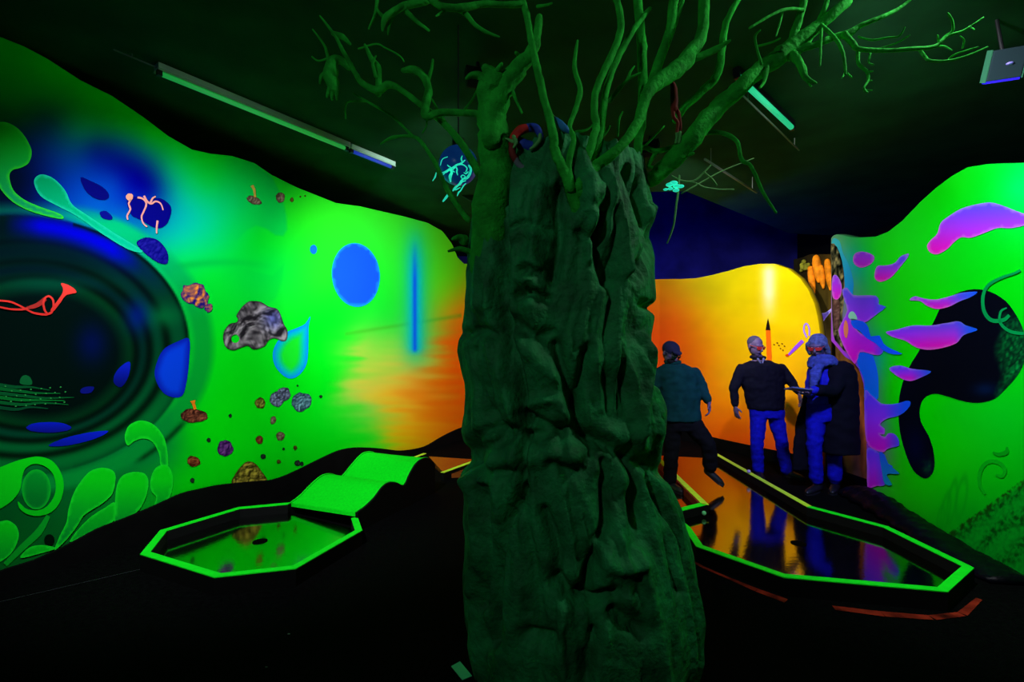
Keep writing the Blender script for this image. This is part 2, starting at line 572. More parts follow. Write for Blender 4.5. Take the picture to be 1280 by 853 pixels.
def left_colour(uv):
    x, y = uv[:, 0], uv[:, 1]
    amp = np.clip((x - 400) / 50, 0, 1) * np.clip((y - 400) / 40, 0, 1)
    wx = np.array([w and 26 * w * noise.noise(Vector((a / 45, b / 7, 1.5))) for a, b, w in zip(x, y, amp)])
    c = idw(np.stack([x + wx, y + .2 * wx], 1), ctrl, 3.2)
    # curled darker leaf shape with a crisp right edge
    leaf = [(285, 196), (318, 204), (340, 222), (352, 245), (358, 270), (359, 287), (354, 295), (344, 294), (333, 286), (320, 282), (308, 288), (296, 300), (270, 300), (250, 250), (262, 205)]
    m = polymask(uv, leaf, 1.6) * np.clip((x - 265) / 70, 0, 1)
    c = blend(c, (0, 205, 82), 0.75 * m)
    m = polymask(uv, [(355, 330), (353, 350), (345, 372), (325, 390), (300, 400), (270, 380), (260, 345), (300, 335), (340, 345)], 2.0) * np.clip((x - 270) / 90, 0, 1)
    c = blend(c, (0, 205, 60), 0.5 * m)
    # soft shading lines of the painted waves
    ln = 340 + 12 * np.sin(x / 60.0)
    c = blend(c, (0, 160, 60), 0.5 * np.exp(-((y - ln) / 5.0) ** 2) * np.clip((350 - x) / 120, 0, 1) * (x > 215))
    ln = 418 - 0.16 * (x - 430)
    c = blend(c, (60, 175, 30), 0.45 * np.exp(-((y - ln) / 2.5) ** 2) * ((x > 430) & (x < 578)))
    # blue vertical ray
    fade = np.clip((y - 285) / 60, 0, 1) * np.clip((446 - y) / 10, 0, 1)
    c = blend(c, (10, 205, 160), 0.75 * np.exp(-((x - 519) / 17.0) ** 2) * np.clip((y - 262) / 60, 0, 1) * np.clip((470 - y) / 40, 0, 1))
    c = blend(c, (0, 190, 225), 0.9 * np.exp(-((x - 519) / 8.5) ** 2) * fade)
    c = blend(c, (10, 90, 240), np.exp(-((x - 518.5) / 2.6) ** 2) * np.clip((y - 300) / 50, 0, 1) * np.clip((442 - y) / 5, 0, 1))
    # ---- painted tunnel of nested rings
    def ell(cx, cy, a, b):
        return np.sqrt(((x - cx) / a) ** 2 + ((y - cy) / b) ** 2)
    r = ell(18, 432, 219, 163)
    top = np.clip((400 - y) / 110, 0, 1)
    band = np.clip(1 - np.abs(r - 1.075) / 0.085, 0, 1)
    teal = np.array((0, 175, 110.0)) * top[:, None] + np.array((0, 140, 50.0)) * (1 - top[:, None])
    a = np.clip(band * 1.7, 0, 1)[:, None] * np.clip((y - 250) / 30, 0, 1)[:, None] * np.clip((240 - x) / 30, 0.75, 1)[:, None]
    c = c * (1 - a) + teal * a
    ins = np.clip((1.0 - r) * 70 + 0.5, 0, 1)
    t = np.stack([np.zeros_like(x), 62 + 0 * x, 26 + 0 * x], 1)
    # nested folds, each ring brighter in its middle, dark at its seam
    low = np.clip((y - 330) / 200, 0, 1)
    for (rc, w, g) in ((0.91, 0.095, 96), (0.755, 0.075, 84), (0.635, 0.055, 60)):
        rr = ell(18 + 58 * (1 - rc), 432 + 22 * (1 - rc), 219, 163)
        s = np.clip(1 - ((rr - rc) / w) ** 2, 0, 1)
        t[:, 1] = t[:, 1] * (1 - s) + (g * (0.38 + 0.72 * low)) * s
        t[:, 2] = t[:, 2] * (1 - s) + (30 + 12 * low) * s
    for rc in (0.825, 0.69, 0.585):
        rr = ell(18 + 58 * (1 - rc), 432 + 22 * (1 - rc), 219, 163)
        s = np.exp(-((rr - rc) / 0.028) ** 2)
        t = t * (1 - 0.7 * s[:, None])
    rr = ell(18 + 58 * 0.52, 432 + 22 * 0.5, 219, 163)
    hole = np.clip((0.50 - rr) * 9 + 0.5, 0, 1)
    t = t * (1 - hole[:, None]) + np.array((0, 13, 10.0)) * hole[:, None]
    t = blend(t, (0, 16, 26), 0.8 * top * np.clip((150 - x) / 60, 0, 1))
    blu = np.exp(-((r - 0.93) / 0.085) ** 2) * np.clip((372 - y) / 50, 0, 1) * np.clip((x - 5) / 45, 0, 1) * np.clip((190 - x) / 50, 0.25, 1)
    t = blend(t, (0, 0, 200), 0.95 * blu)
    seam = np.exp(-((r - 0.99) / 0.016) ** 2) * np.clip((470 - y) / 60, 0.15, 1) * (x > 90)
    t = blend(t, (0, 12, 10), 0.85 * seam)
    t = blend(t, (0, 75, 55), 0.5 * gauss(uv, 60, 355, 60, 10))
    t = blend(t, (0, 95, 45), 0.85 * gauss(uv, 205, 395, 26, 14))
    t = blend(t, (0, 20, 130), 0.7 * gauss(uv, 172, 395, 15, 20))
    t = blend(t, (0, 10, 80), 0.7 * gauss(uv, 115, 430, 20, 25))
    c = c * (1 - ins[:, None]) + t * ins[:, None]
    # dark fold under the right rim
    rr = ell(8, 432, 262, 190)
    s = np.exp(-((rr - 0.985) / 0.016) ** 2) * np.clip((x - 165) / 15, 0, 1) * np.clip((y - 520) / 14, 0, 1) * np.clip((590 - y) / 14, 0, 1)
    c = blend(c, (0, 60, 20), 0.9 * s)
    for k in range(0):
        pass
    return c

cols = [-5000, -2500, -1300, -900, -700, -560, -480] + [float(v) for v in np.arange(-420, -12, 8)] + [float(v) for v in np.arange(-10, 598, 2.0)]
wall_left = wall_mesh('wall_left', WL, cols, tl, left_colour, PAINT, rows=300)
wall_left['label'] = 'long fluorescent green mural wall with a painted tunnel and floating rocks'

# --- motifs on the left wall
def LD(name, poly, col, **k): return decal(name, WL, poly, col, wall_left, **k)
def LR(name, path, w, col, **k): return ribbon(name, WL, path, w, col, wall_left, **k)

LD('painted_bulb', [(-36, 190), (-30, 170), (-14, 157), (0, 153), (12, 155), (25, 164), (35, 179), (39, 191), (35, 204), (25, 210), (15, 213), (11, 221), (16, 238), (30, 250), (50, 259), (75, 268),
                    (76, 274), (45, 267), (20, 256), (4, 242), (-6, 228), (-18, 222), (-31, 210)], vgrad((12, 178, 20), 155, (10, 140, 90), 262, edge=(40, 200, 40), ew=3), layer=2)
LD('painted_bulb', [(42, 228), (48, 219), (60, 220), (72, 228), (82, 240), (90, 256), (110, 270), (140, 290), (178, 314), (160, 312), (125, 291), (95, 270), (70, 257), (50, 245)],
   vgrad((0, 150, 90), 225, (0, 175, 130), 300, edge=(20, 190, 150), ew=2.5), layer=1)
LD('painted_bubble', [(100, 222), (112, 226), (128, 234), (136, 244), (131, 250), (118, 248), (106, 238)], (4, 6, 110), layer=1, smooth=3)
LD('painted_bubble', [(124, 266), (132, 264), (140, 271), (138, 275), (128, 273)], (6, 12, 125), layer=1, smooth=3)
LD('painted_bubble', [(158, 250), (170, 246), (186, 250), (200, 248), (213, 258), (212, 272), (205, 283), (193, 285), (175, 275), (163, 268)], (4, 4, 118), layer=1, smooth=3)
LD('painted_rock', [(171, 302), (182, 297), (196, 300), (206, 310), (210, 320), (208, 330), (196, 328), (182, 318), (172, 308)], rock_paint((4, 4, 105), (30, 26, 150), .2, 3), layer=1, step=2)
for path in ([(171, 247), (178, 249), (182, 255), (179, 264), (176, 271), (178, 279), (183, 284)], [(179, 245), (183, 252), (188, 255), (194, 252), (200, 255), (203, 263)], [(187, 254), (190, 248), (194, 246)],
             [(163, 249), (160, 255), (162, 262), (158, 270), (159, 275)], [(196, 276), (195, 284), (195, 292)]):
    LR('painted_tentacle', path, [2.6, 2.2, 1.6], (225, 150, 140), layer=3)
LD('painted_tentacle', blob(161, 246.5, 4.5, 4.5, 0, .05), (230, 155, 130), layer=3)
LD('painted_rock', blob(244, 369, 18, 14, .5, .16, 4), rock_paint((20, 10, 110), (255, 150, 50), .09, 8), layer=1, step=1.3)
LD('painted_rock', blob(260, 385, 5, 5.5, .5, .1, 5), rock_paint((40, 20, 110), (250, 150, 60), .25, 9), layer=2, step=1.2)
big = cr(260, 360, 5.33, [(185, 185), (215, 135), (260, 95), (300, 88), (350, 95), (400, 125), (455, 140), (480, 180), (500, 240), (525, 285), (520, 345), (490, 355), (440, 335), (400, 350), (370, 390), (300, 410), (260, 385), (210, 400),
                          (160, 415), (110, 390), (95, 330), (105, 285), (140, 240), (185, 230), (195, 205)])
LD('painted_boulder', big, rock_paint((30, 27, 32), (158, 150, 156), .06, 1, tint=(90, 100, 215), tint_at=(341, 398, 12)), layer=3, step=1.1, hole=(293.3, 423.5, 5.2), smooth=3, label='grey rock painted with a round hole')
drop = cr(260, 360, 5.33, [(680, 190), (645, 240), (590, 268), (530, 292), (470, 345), (435, 410), (430, 470), (450, 530), (500, 585), (550, 605), (600, 585), (645, 530), (663, 460), (667, 340), (668, 260)])
def drop_col(xy, d):
    t = np.clip(d / 13, 0, 1)[:, None]
    return np.where(t < .45, np.array((5, 135, 240.0)) * (1 - t / .45) + np.array((0, 185, 190.0)) * t / .45,
                    np.array((0, 185, 190.0)) * (1 - (t - .45) / .55) + np.array((20, 222, 40.0)) * (t - .45) / .55)
LD('painted_droplet', drop, drop_col, layer=1, step=2, smooth=3, label='blue-rimmed droplet')
LD('painted_disc', blob(444.5, 344, 30, 40, -.10, 0.0, 1, 40), lambda xy, d: np.where(d[:, None] < 1.6, np.array((20, 150, 225.0)), np.array((18, 84, 245.0))), layer=1, label='large blue oval')
LD('painted_disc', blob(391.5, 312, 4.4, 5.8, 0, 0.0, 1, 18), (15, 110, 215), layer=1, step=2)
RC = {'brown': ((40, 16, 14), (165, 90, 60)), 'purple': ((38, 12, 66), (128, 66, 150)), 'grey': ((40, 44, 60), (150, 165, 205)), 'olive': ((45, 42, 10), (150, 150, 60)),
      'dark': ((10, 30, 20), (60, 70, 60)), 'teal': ((25, 50, 60), (120, 175, 190)), 'red': ((60, 18, 10), (170, 90, 50)), 'tan': ((60, 50, 35), (170, 155, 130))}
for i, (x, y, rx, ry, rot, kind) in enumerate([
        (324.7, 504, 6.5, 6.8, 0, 'olive'), (346, 499, 9, 10, .4, 'grey'), (354, 493, 9, 8.5, -.3, 'grey'), (376.5, 502.6, 13, 11.5, -.55, 'teal'), (400.7, 496, 2, 2, 0, 'dark'), (371.5, 482.3, 1.3, 1.3, 0, 'dark'),
        (242, 520, 17, 8.6, .02, 'brown'), (287.4, 520, 2.1, 2.5, 0, 'dark'), (260.5, 550.4, 2.7, 2.7, 0, 'dark'), (281, 560.6, 10, 10, 0, 'purple'), (241.5, 577, 8.4, 6.4, .3, 'red'), (240, 600.7, 2.8, 3, 0, 'dark'),
        (323.8, 550, 4.6, 5.2, 0, 'red'), (341, 525.4, 3.6, 5.2, .3, 'tan'), (350, 545.4, 5.4, 5.6, 0, 'tan'), (328.5, 571, 3.4, 3.2, 0, 'dark'), (368.6, 560, 2.4, 2.8, 0, 'olive'), (354.2, 561.4, 1.5, 1.7, 0, 'dark'),
        (348, 577.4, 2.6, 2.4, 0, 'olive'), (371.5, 579.2, 4, 3.6, .3, 'dark'), (376.8, 580, 2.4, 2.8, 0, 'dark'), (317, 250.5, 9.5, 4.8, .35, 'tan'), (350, 247, 5.6, 6.4, 0, 'tan'), (364.5, 250, 2.4, 2.8, 0, 'olive'),
        (375, 246, 1.1, 1.2, 0, 'olive'), (381, 245, 1.1, 1.2, 0, 'olive')]):
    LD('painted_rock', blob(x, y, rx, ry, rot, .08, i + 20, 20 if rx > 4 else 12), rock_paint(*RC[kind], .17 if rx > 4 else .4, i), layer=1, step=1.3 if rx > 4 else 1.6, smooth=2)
LR('painted_stalk', [(240, 501), (241, 505), (243, 512)], [7, 3.5, 3.5], (228, 120, 20), layer=3)
LR('painted_stalk', [(314, 232), (317, 238), (318, 247)], [4, 3.2, 2.6], (205, 170, 70), layer=3)
LD('painted_mound', [(289, 604), (293, 594), (300, 584), (309, 577), (319, 580), (327, 590), (334, 602), (320, 606), (303, 606)], rock_paint((40, 36, 8), (190, 170, 60), .14, 41), layer=1, step=1.3, smooth=3)

# tunnel details
blue_shade = lambda xy, d: np.array((6, 24, 165.0)) * (1 - np.clip(d / 9, 0, 1)[:, None]) + np.array((4, 60, 215.0)) * np.clip(d / 9, 0, 1)[:, None]
LD('painted_pebble', [(236, 424), (222, 427), (204, 437), (195, 455), (193, 470), (200, 487), (212, 496), (227, 495), (233, 476), (236, 450)], blue_shade, layer=1, step=3, label='big blue half oval in the tunnel rim')
LD('painted_pebble', [(162, 453), (152, 457), (143, 468), (142, 479), (151, 484), (160, 471)], vgrad((8, 28, 190), 455, (4, 12, 95), 484), layer=1)
LD('painted_pebble', [(100, 488), (106, 484), (117, 484), (113, 491), (102, 492)], (8, 16, 110), layer=1)
LD('painted_pebble', blob(60.5, 534.5, 28, 6.6, 0, .03, 2), vgrad((6, 26, 190), 528, (10, 14, 120), 541), layer=1)
LD('painted_pebble', [(60, 557), (80, 548), (110, 541), (135, 539), (120, 548), (95, 555), (75, 558)], vgrad((8, 30, 200), 540, (6, 20, 150), 558), layer=1)
for k, (y0, x1, g) in enumerate([(484, 62, 70), (489, 75, 84), (495, 92, 74), (500, 80, 95), (506, 85, 78), (512, 60, 62)]):
    LR('painted_ridge', [(-60 + 3 * k, y0 + 4), (-20, y0 - 4), (x1 * .3, y0), (x1 * .6, y0 + 3 * math.sin(k)), (x1, y0 + 4 - k)], [4, 4.5, 3, 1], (4, g, 34), layer=1)
for k in range(26):
    x = 6 + (k * 37 % 80); y = 483 + (k * 23 % 26)
    LD('painted_pebble', blob(x, y, 1.2, .9, 0, 0, k, 8), (40, 130, 60), layer=2, step=3, smooth=0)
LD('painted_pebble', [(25, 480), (26, 472), (32, 469), (38, 473), (39, 481)], (8, 84, 40), layer=1, step=3)
hr = lambda pts: cr(0, 220, 3.553, pts)
RED = (205, 50, 44)
red_sh = lambda xy, d: np.array((228, 60, 52.0)) - np.clip((xy[:, 1:] - 355) / 45, 0, 1) * np.array((50, 22, 18.0))
LD('painted_horn', hr([(268, 477), (300, 485), (325, 500), (336, 518), (312, 524), (288, 532), (268, 560), (240, 596), (228, 604), (222, 594), (246, 562), (270, 528), (277, 505)]), red_sh, layer=3, step=3)
LR('painted_horn', hr([(188, 570), (195, 545), (212, 535), (230, 548), (234, 575), (228, 602), (212, 613), (196, 600), (188, 570)]), 2.6, red_sh, layer=4)
LR('painted_horn', hr([(-230, 540), (-120, 545), (-20, 553), (40, 559), (80, 575), (115, 594), (150, 610), (200, 616), (228, 606)]), [2.4, 2.4, 2.4, 3], red_sh, layer=3)
LR('painted_horn', hr([(-230, 548), (-130, 560), (-20, 580), (40, 592), (90, 594), (120, 590)]), 2.4, red_sh, layer=4)
LR('painted_horn', hr([(112, 588), (140, 582), (170, 570), (200, 545)]), [2.5, 5, 6, 5], (150, 40, 36), layer=2)

# bulbs along the bottom
b3 = lambda pts: cr(0, 440, 3.047, pts)
bulb = lambda y0, y1: vgrad((6, 214, 22), y0, (0, 148, 44), y1, edge=(20, 225, 40), ew=2)
LD('painted_bulb', [(-52, 625), (-44, 606), (-22, 592), (0, 584), (15, 578), (32, 573), (48, 571), (64, 576), (75, 590), (79, 607), (75, 626), (64, 640), (48, 645), (34, 643), (24, 636), (22, 627), (32, 636), (46, 638), (58, 633), (67, 620), (69, 606), (65, 592), (55, 583), (42, 580), (31, 586), (27, 597), (24, 613), (12, 628), (-14, 642), (-40, 644)],
   vgrad((8, 214, 20), 575, (6, 200, 24), 640), layer=2, step=4)
LD('painted_disc', blob(45, 612, 18, 25, 0, 0, 3, 24), vgrad((0, 150, 40), 588, (0, 112, 36), 636, edge=(10, 185, 40), ew=4), layer=1)
LD('painted_bulb', [(-30, 690), (-26, 668), (-14, 656), (0, 652), (10, 651), (20, 658), (23, 670), (18, 685), (8, 697), (-12, 708), (-26, 706)], bulb(652, 720), layer=1)
LR('painted_stem', [(60, 645), (48, 665), (28, 684), (6, 706)], [5, 9, 8, 6], (4, 160, 36), layer=1)
LD('painted_bulb', b3([(300, 500), (340, 455), (390, 441), (430, 455), (437, 490), (425, 540), (390, 575), (350, 600), (315, 625), (290, 665), (250, 715), (205, 755), (225, 700), (250, 650), (258, 600), (275, 545)]), bulb(600, 670), layer=3)
LD('painted_bulb', b3([(440, 520), (460, 475), (500, 458), (545, 462), (562, 490), (557, 540), (535, 590), (500, 628), (470, 650), (435, 664), (434, 600)]), bulb(605, 660), layer=3)
LD('painted_bulb', b3([(570, 490), (590, 442), (630, 430), (652, 460), (655, 510), (640, 560), (605, 590), (580, 602), (592, 555), (574, 530)]), bulb(600, 640), layer=3)
LD('painted_bulb', b3([(475, 310), (490, 280), (530, 262), (575, 272), (610, 305), (630, 350), (638, 432), (610, 432), (604, 390), (580, 345), (545, 330), (510, 340), (485, 357), (474, 335)]), bulb(525, 590), layer=2)
LD('painted_leaf', b3([(262, 722), (330, 640), (400, 592), (436, 575), (433, 640), (380, 677), (320, 702)]), bulb(610, 690), layer=2)
LD('painted_leaf', b3([(75, 785), (110, 745), (160, 736), (210, 748), (150, 768)]), bulb(670, 720), layer=2)
LD('painted_disc', blob(61, 675, 6.5, 7, 0, 0, 3, 16), (2, 22, 8), layer=2)

# black wavy base board in front of the left mural
bot_left = [(-400, 900), (-60, 742), (0, 712), (40, 700), (80, 682), (120, 660), (160, 645), (195, 630), (225, 616), (270, 606), (300, 603), (340, 600), (365, 590), (395, 575), (420, 563), (440, 559), (470, 560), (500, 564), (530, 559), (550, 546), (575, 534), (597, 530)]
bx_ = np.array([a for a, _ in bot_left], float); by_ = np.array([b for _, b in bot_left], float)
def profile_board(name, wall, cols, fn, off, th, m, z0=0.0):
    v, fs = [], []
    for px in cols:
        q, n = wall.hit(px)
        p = q + n * off
        Y = q.y
        zt = max(z0 + 0.02, H - (fn(px) - CY) / F * Y)
        p2 = q + n * (off + th)
        v += [(p2.x, p2.y, z0), (p2.x, p2.y, zt), (p.x, p.y, zt), (p.x, p.y, z0)]
    n = len(cols)
    for i in range(n - 1):
        for k in range(4):
            fs.append((4 * i + k, 4 * i + (k + 1) % 4, 4 * i + 4 + (k + 1) % 4, 4 * i + 4 + k))
    fs.append((0, 1, 2, 3)); fs.append((4 * n - 1, 4 * n - 2, 4 * n - 3, 4 * n - 4))
    return struct(mesh_obj(name, v, fs, m))
def smooth_bottom(px):
    return float(np.mean([np.interp(px + d, bx_, by_) for d in (-8, -4, 0, 4, 8)]))
profile_board('baseboard_left', WL, [-300, -200, -120, -60] + list(range(-30, 597, 6)), smooth_bottom, 0.012, 0.03, BLACK)

# ------------------------------------------------------------------ orange mural wall at the back
WB = Wall([(-0.74, 8.85), (-0.2, 9.5), (0.7, 10.0), (1.8, 9.95), (2.45, 9.6), (2.8, 9.1), (3.4, 7.633), (4.0, 6.166)])
top_b = [(570, 315), (600, 330), (700, 348), (800, 350), (826, 349), (850, 349), (870, 348), (890, 344), (910, 339), (930, 333), (950, 330), (968, 330), (985, 336), (1000, 348), (1010, 362), (1018, 380), (1023, 400), (1026, 425), (1027.5, 470)]
def tb(px): return float(np.interp(px, [a for a, _ in top_b], [b for _, b in top_b]))
ctrl_b = [(575, 380, (235, 140, 20)), (600, 480, (246, 110, 10)), (700, 420, (248, 90, 12)), (820, 360, (235, 140, 20)), (822, 400, (242, 100, 20)), (830, 440, (245, 85, 18)), (850, 400, (242, 110, 18)), (855, 352, (215, 170, 20)), (880, 360, (210, 185, 15)), (870, 400, (238, 150, 12)),
          (880, 450, (245, 130, 10)), (900, 390, (226, 185, 8)), (920, 420, (235, 185, 5)), (905, 460, (238, 165, 8)), (940, 360, (222, 196, 5)), (980, 360, (224, 196, 5)), (1000, 380, (224, 192, 5)), (1015, 420, (224, 185, 8)), (990, 440, (232, 175, 6)),
          (900, 500, (246, 140, 8)), (920, 530, (250, 110, 8)), (960, 500, (242, 160, 8)), (1000, 480, (240, 165, 8)), (950, 550, (252, 95, 14)), (990, 540, (250, 110, 12)), (880, 530, (250, 115, 8)), (840, 500, (248, 95, 10)), (970, 565, (248, 80, 20))]
def back_colour(uv):
    c = idw(uv, ctrl_b, 3.0)
    x, y = uv[:, 0], uv[:, 1]
    c = blend(c, (252, 240, 215), 0.8 * np.exp(-((x - 961) / 9.0) ** 2) * np.clip((y - 325) / 15, 0, 1) * np.clip((408 - y) / 40, 0, 1))
    m = np.array([noise.fractal(Vector((a / 45, b / 30, 2.2)), 1, 2, 3) for a, b in uv])
    return c * (1 + 0.06 * m[:, None])
wall_back = wall_mesh('wall_back', WB, [592, 600, 615, 630, 645, 660, 675, 690, 705, 720, 735, 750, 765, 780, 795, 810] + list(np.arange(816, 1028, 2.0)), tb, back_colour, PAINT, rows=110)
wall_back['label'] = 'orange and yellow mural wall with a wavy top behind the players'
def BD(name, poly, col, **k): return decal(name, WB, poly, col, wall_back, **k)
BD('painted_candle', [(957.5, 412), (963.5, 412), (965, 445), (965, 462), (959, 462), (958.5, 440)], (240, 105, 12), layer=1, smooth=0)
BD('painted_wick', [(957.5, 413), (959, 404), (960.5, 398), (962, 404), (963.5, 413)], (25, 15, 12), layer=2, smooth=0)
for x, y in ((968, 431), (972, 429), (974, 432), (978, 430), (981, 433), (976, 436), (979, 438)):
    BD('painted_mark', blob(x, y, 1.3, 0.9, .4, .1, int(x), 8), (120, 60, 8), layer=1, step=3, smooth=0)
ribbon('painted_brush', WB, [(986, 444), (995, 435), (1004, 426)], [2.5, 4.5, 4.5], (150, 70, 200), wall_back, layer=2)
BD('painted_mark', blob(984.5, 444.5, 2.2, 1.6, 0, .05), (210, 60, 20), layer=3, step=2)
ribbon('painted_ear', WB, [(1009, 422), (1005.5, 414), (1006, 407), (1009, 405), (1012, 411), (1012, 420)], 2.0, (165, 120, 225), wall_back, layer=2)
bb_top = [(570, 520), (800, 526), (830, 532), (860, 539), (900, 548.5), (935, 556), (972, 563.5), (1000, 569), (1027, 575)]
profile_board('baseboard_back', WB, [594, 600, 630, 660, 690, 720, 750, 780, 800] + list(range(810, 1028, 6)) + [1027], lambda p: float(np.interp(p, [a for a, _ in bb_top], [b for _, b in bb_top])), 0.012, 0.03, BLACK)

# ------------------------------------------------------------------ brown niche wall with orange fingers between the orange and the green mural
WN = Wall([(4.05, 6.95), (4.3, 6.3), (4.32, 5.75), (4.28, 5.3)])
BROWNP = None
top_n = [(990, 325), (1003, 322), (1012, 318), (1030, 318), (1045, 318), (1060, 318), (1110, 318)]
def nb_colour(uv):
    x, y = uv[:, 0], uv[:, 1]
    c = idw(uv, [(1000, 330, (16, 14, 8)), (1010, 380, (34, 30, 10)), (1030, 390, (70, 60, 20)), (1030, 340, (60, 45, 12)), (1040, 440, (110, 80, 40)), (1065, 480, (150, 82, 20)), (1072, 520, (155, 84, 40)), (1075, 560, (130, 66, 48)), (1080, 600, (120, 56, 60)), (1065, 590, (110, 80, 40)), (1058, 440, (140, 95, 50))], 3)
    m = np.array([noise.fractal(Vector((a / 7, b / 26, 5.2)), 1, 2, 4) for a, b in uv])
    return c * (1 + 0.4 * m[:, None])
wall_niche = wall_mesh('wall_niche', WN, list(np.arange(992, 1104, 3.0)), lambda p: float(np.interp(p, [a for a, _ in top_n], [b for _, b in top_n])), nb_colour, PAINT, rows=90)
wall_niche['label'] = 'brown textured niche wall beside the green mural'
FING = mat('orange_finger_paint', (228, 130, 14), rough=0.7, spec=0.1, noise_amt=0.35, noise_scale=14, bump=0.4, bump_scale=30)
FINGY = mat('olive_coral_paint', (120, 120, 30), rough=0.8, spec=0.1, noise_amt=0.5, noise_scale=18, bump=0.5, bump_scale=40)
for x, y0, y1, w in ((1015, 336, 368, 8), (1022, 323, 352, 10), (1028, 334, 360, 7), (1036, 327, 362, 8), (1041, 345, 362, 6)):
    bm = bmesh.new()
    pts = [WN.project(x + (y - y0) * 0.12, y, 0.03) for y in np.linspace(y0, y1, 6)]
    s = WN.hit(x)[0].y / F
    tube_bm(bm, pts, [w / 2 * s * k for k in (.8, 1, 1, .95, .8, .4)], 10)
    bm_obj('coral_finger', bm, FING, wall_niche, smooth=True)
bm = bmesh.new()
for k in range(14):
    p = WN.project(1003 + random.uniform(0, 11), 329 + random.uniform(-3, 8) + 0.4 * k, 0.03)
    ball_bm(bm, p, random.uniform(.018, .04), seg=8)
bm_obj('coral_clump', bm, FINGY, wall_niche, smooth=True)['label'] = 'knobbly olive coral'
dN = lambda name, poly, col, **k: decal(name, WN, poly, col, wall_niche, **k)
dN('painted_animal', cr(980, 310, 5.69, [(232, 410), (250, 440), (256, 462), (300, 460), (345, 425), (340, 450), (300, 500), (275, 540), (262, 580), (225, 585), (200, 580), (225, 540), (232, 490), (226, 440)]), vgrad((110, 120, 235), 385, (190, 70, 230), 412, edge=(190, 170, 240), ew=1), layer=2, step=2, smooth=2)

# ------------------------------------------------------------------ right green mural wall
WR = Wall([(4.03, 6.1), (3.52, 3.3), (3.5, 3.19), (3.5, -2.6)])
def r7(p): return cr(1020, 190, 3.281, p)
def r8(p): return cr(1020, 430, 3.046, p)
top_r = [(1038, 300), (1041, 295), (1046, 293), (1056, 295), (1064, 297), (1075, 297), (1095, 296), (1110, 290), (1128, 276), (1150, 253), (1170, 235), (1190, 220), (1210, 209), (1235, 205), (1280, 204), (1400, 190)]
def tr(px):
    if px > 1290:
        q, _ = WR.hit(px)
        return CY - (2.86 - H) * F / q.y
    return float(np.interp(px, [a for a, _ in top_r], [b for _, b in top_r]))
ctrl_r = [(1070, 330, (0, 180, 200)), (1090, 320, (30, 228, 45)), (1130, 300, (20, 232, 30)), (1200, 230, (10, 220, 20)), (1260, 215, (0, 220, 60)), (1270, 235, (0, 228, 95)), (1230, 225, (0, 215, 30)), (1180, 240, (5, 205, 8)), (1200, 350, (5, 225, 18)),
          (1150, 330, (20, 228, 25)), (1270, 330, (0, 222, 22)), (1100, 400, (25, 228, 30)), (1110, 480, (25, 228, 20)), (1180, 510, (10, 226, 22)), (1250, 520, (0, 222, 30)), (1200, 580, (15, 220, 12)), (1130, 590, (30, 215, 10)), (1160, 620, (20, 212, 8)), (1260, 600, (0, 200, 15)),
          (1200, 640, (0, 180, 20)), (1240, 660, (0, 165, 25)), (1280, 640, (0, 170, 25)), (1270, 690, (0, 120, 20)), (1400, 450, (0, 215, 25)), (1400, 650, (0, 150, 20)), (1085, 450, (0, 150, 230)), (1041, 310, (110, 160, 130)), (1041, 360, (150, 110, 150)), (1044, 410, (150, 90, 190)), (1056, 440, (165, 70, 215)), (1068, 455, (170, 60, 225)), (1079, 478, (150, 80, 240)), (1086, 525, (160, 60, 240)), (1088, 580, (190, 40, 220)), (1090, 610, (60, 190, 60)), (1112, 455, (25, 228, 25)), (1106, 500, (25, 226, 22)), (1118, 545, (25, 226, 20)), (1122, 585, (28, 222, 15)), (1100, 345, (25, 228, 35)), (1122, 425, (25, 228, 25)), (1090, 305, (22, 228, 45)), (1118, 380, (22, 228, 25)), (1096, 318, (22, 228, 40))]
def right_colour(uv):
    c = idw(uv, ctrl_r, 3.0)
    x, y = uv[:, 0], uv[:, 1]
    # painted seaweed slope, lower right
    base = 664 - (x - 1190) * 0.72
    d = y - base
    near = np.clip(d / 8, 0, 1) * (x > 1182)
    m = np.array([abs(noise.fractal(Vector((a / 8, b / 8, .3)), .9, 2, 4)) + .5 * noise.noise(Vector((a / 4, b / 5, 2))) if w > 0 else 0 for a, b, w in zip(x, y, near)])
    dark = np.clip(m * 1.5, 0, 1)
    band = np.exp(-((d - 9) / 9) ** 2) + 1.2 * np.exp(-((d - 46 + 8 * np.sin(x / 14)) / 10) ** 2) + 1.0 * np.exp(-((d - 84) / 12) ** 2)
    c = blend(c, (0, 165, 36), near * 0.75)
    c = blend(c, (0, 75, 14), near * np.clip(0.25 + band, 0, 1) * (0.15 + 0.85 * dark))
    c = blend(c, (20, 70, 10), np.exp(-((d - 3) / 6) ** 2) * (x > 1185) * np.clip(m * 2.2, 0, 1))
    for cx, cy, rx, ry in ((1182, 640, 5, 22), (1190, 628, 5, 25), (1202, 622, 6, 24), (1176, 648, 4, 14)):
        e = np.sqrt(((x - cx - (cy - y) * .15) / rx) ** 2 + ((y - cy) / ry) ** 2)
        c = blend(c, (0, 165, 20), 0.55 * np.exp(-((e - 1) / .28) ** 2))
    return c
wall_right = wall_mesh('wall_right', WR, [float(v) for v in np.arange(1039, 1290, 1.5)] + [float(v) for v in np.arange(1292, 1480, 6)] + [1500, 1540, 1600, 1700, 1900, 2200, 3000, 5000], tr, right_colour, PAINT, rows=220,
                       bottom=lambda p: float(np.interp(p, [1038, 1046, 1056, 1066, 1074, 1080, 1083, 1086, 1088], [425, 434, 446, 452, 462, 482, 540, 640, 900])))
wall_right['label'] = 'fluorescent green mural wall with magenta corals and a dark cave shape'
def RD(name, poly, col, **k): return decal(name, WR, poly, col, wall_right, **k)
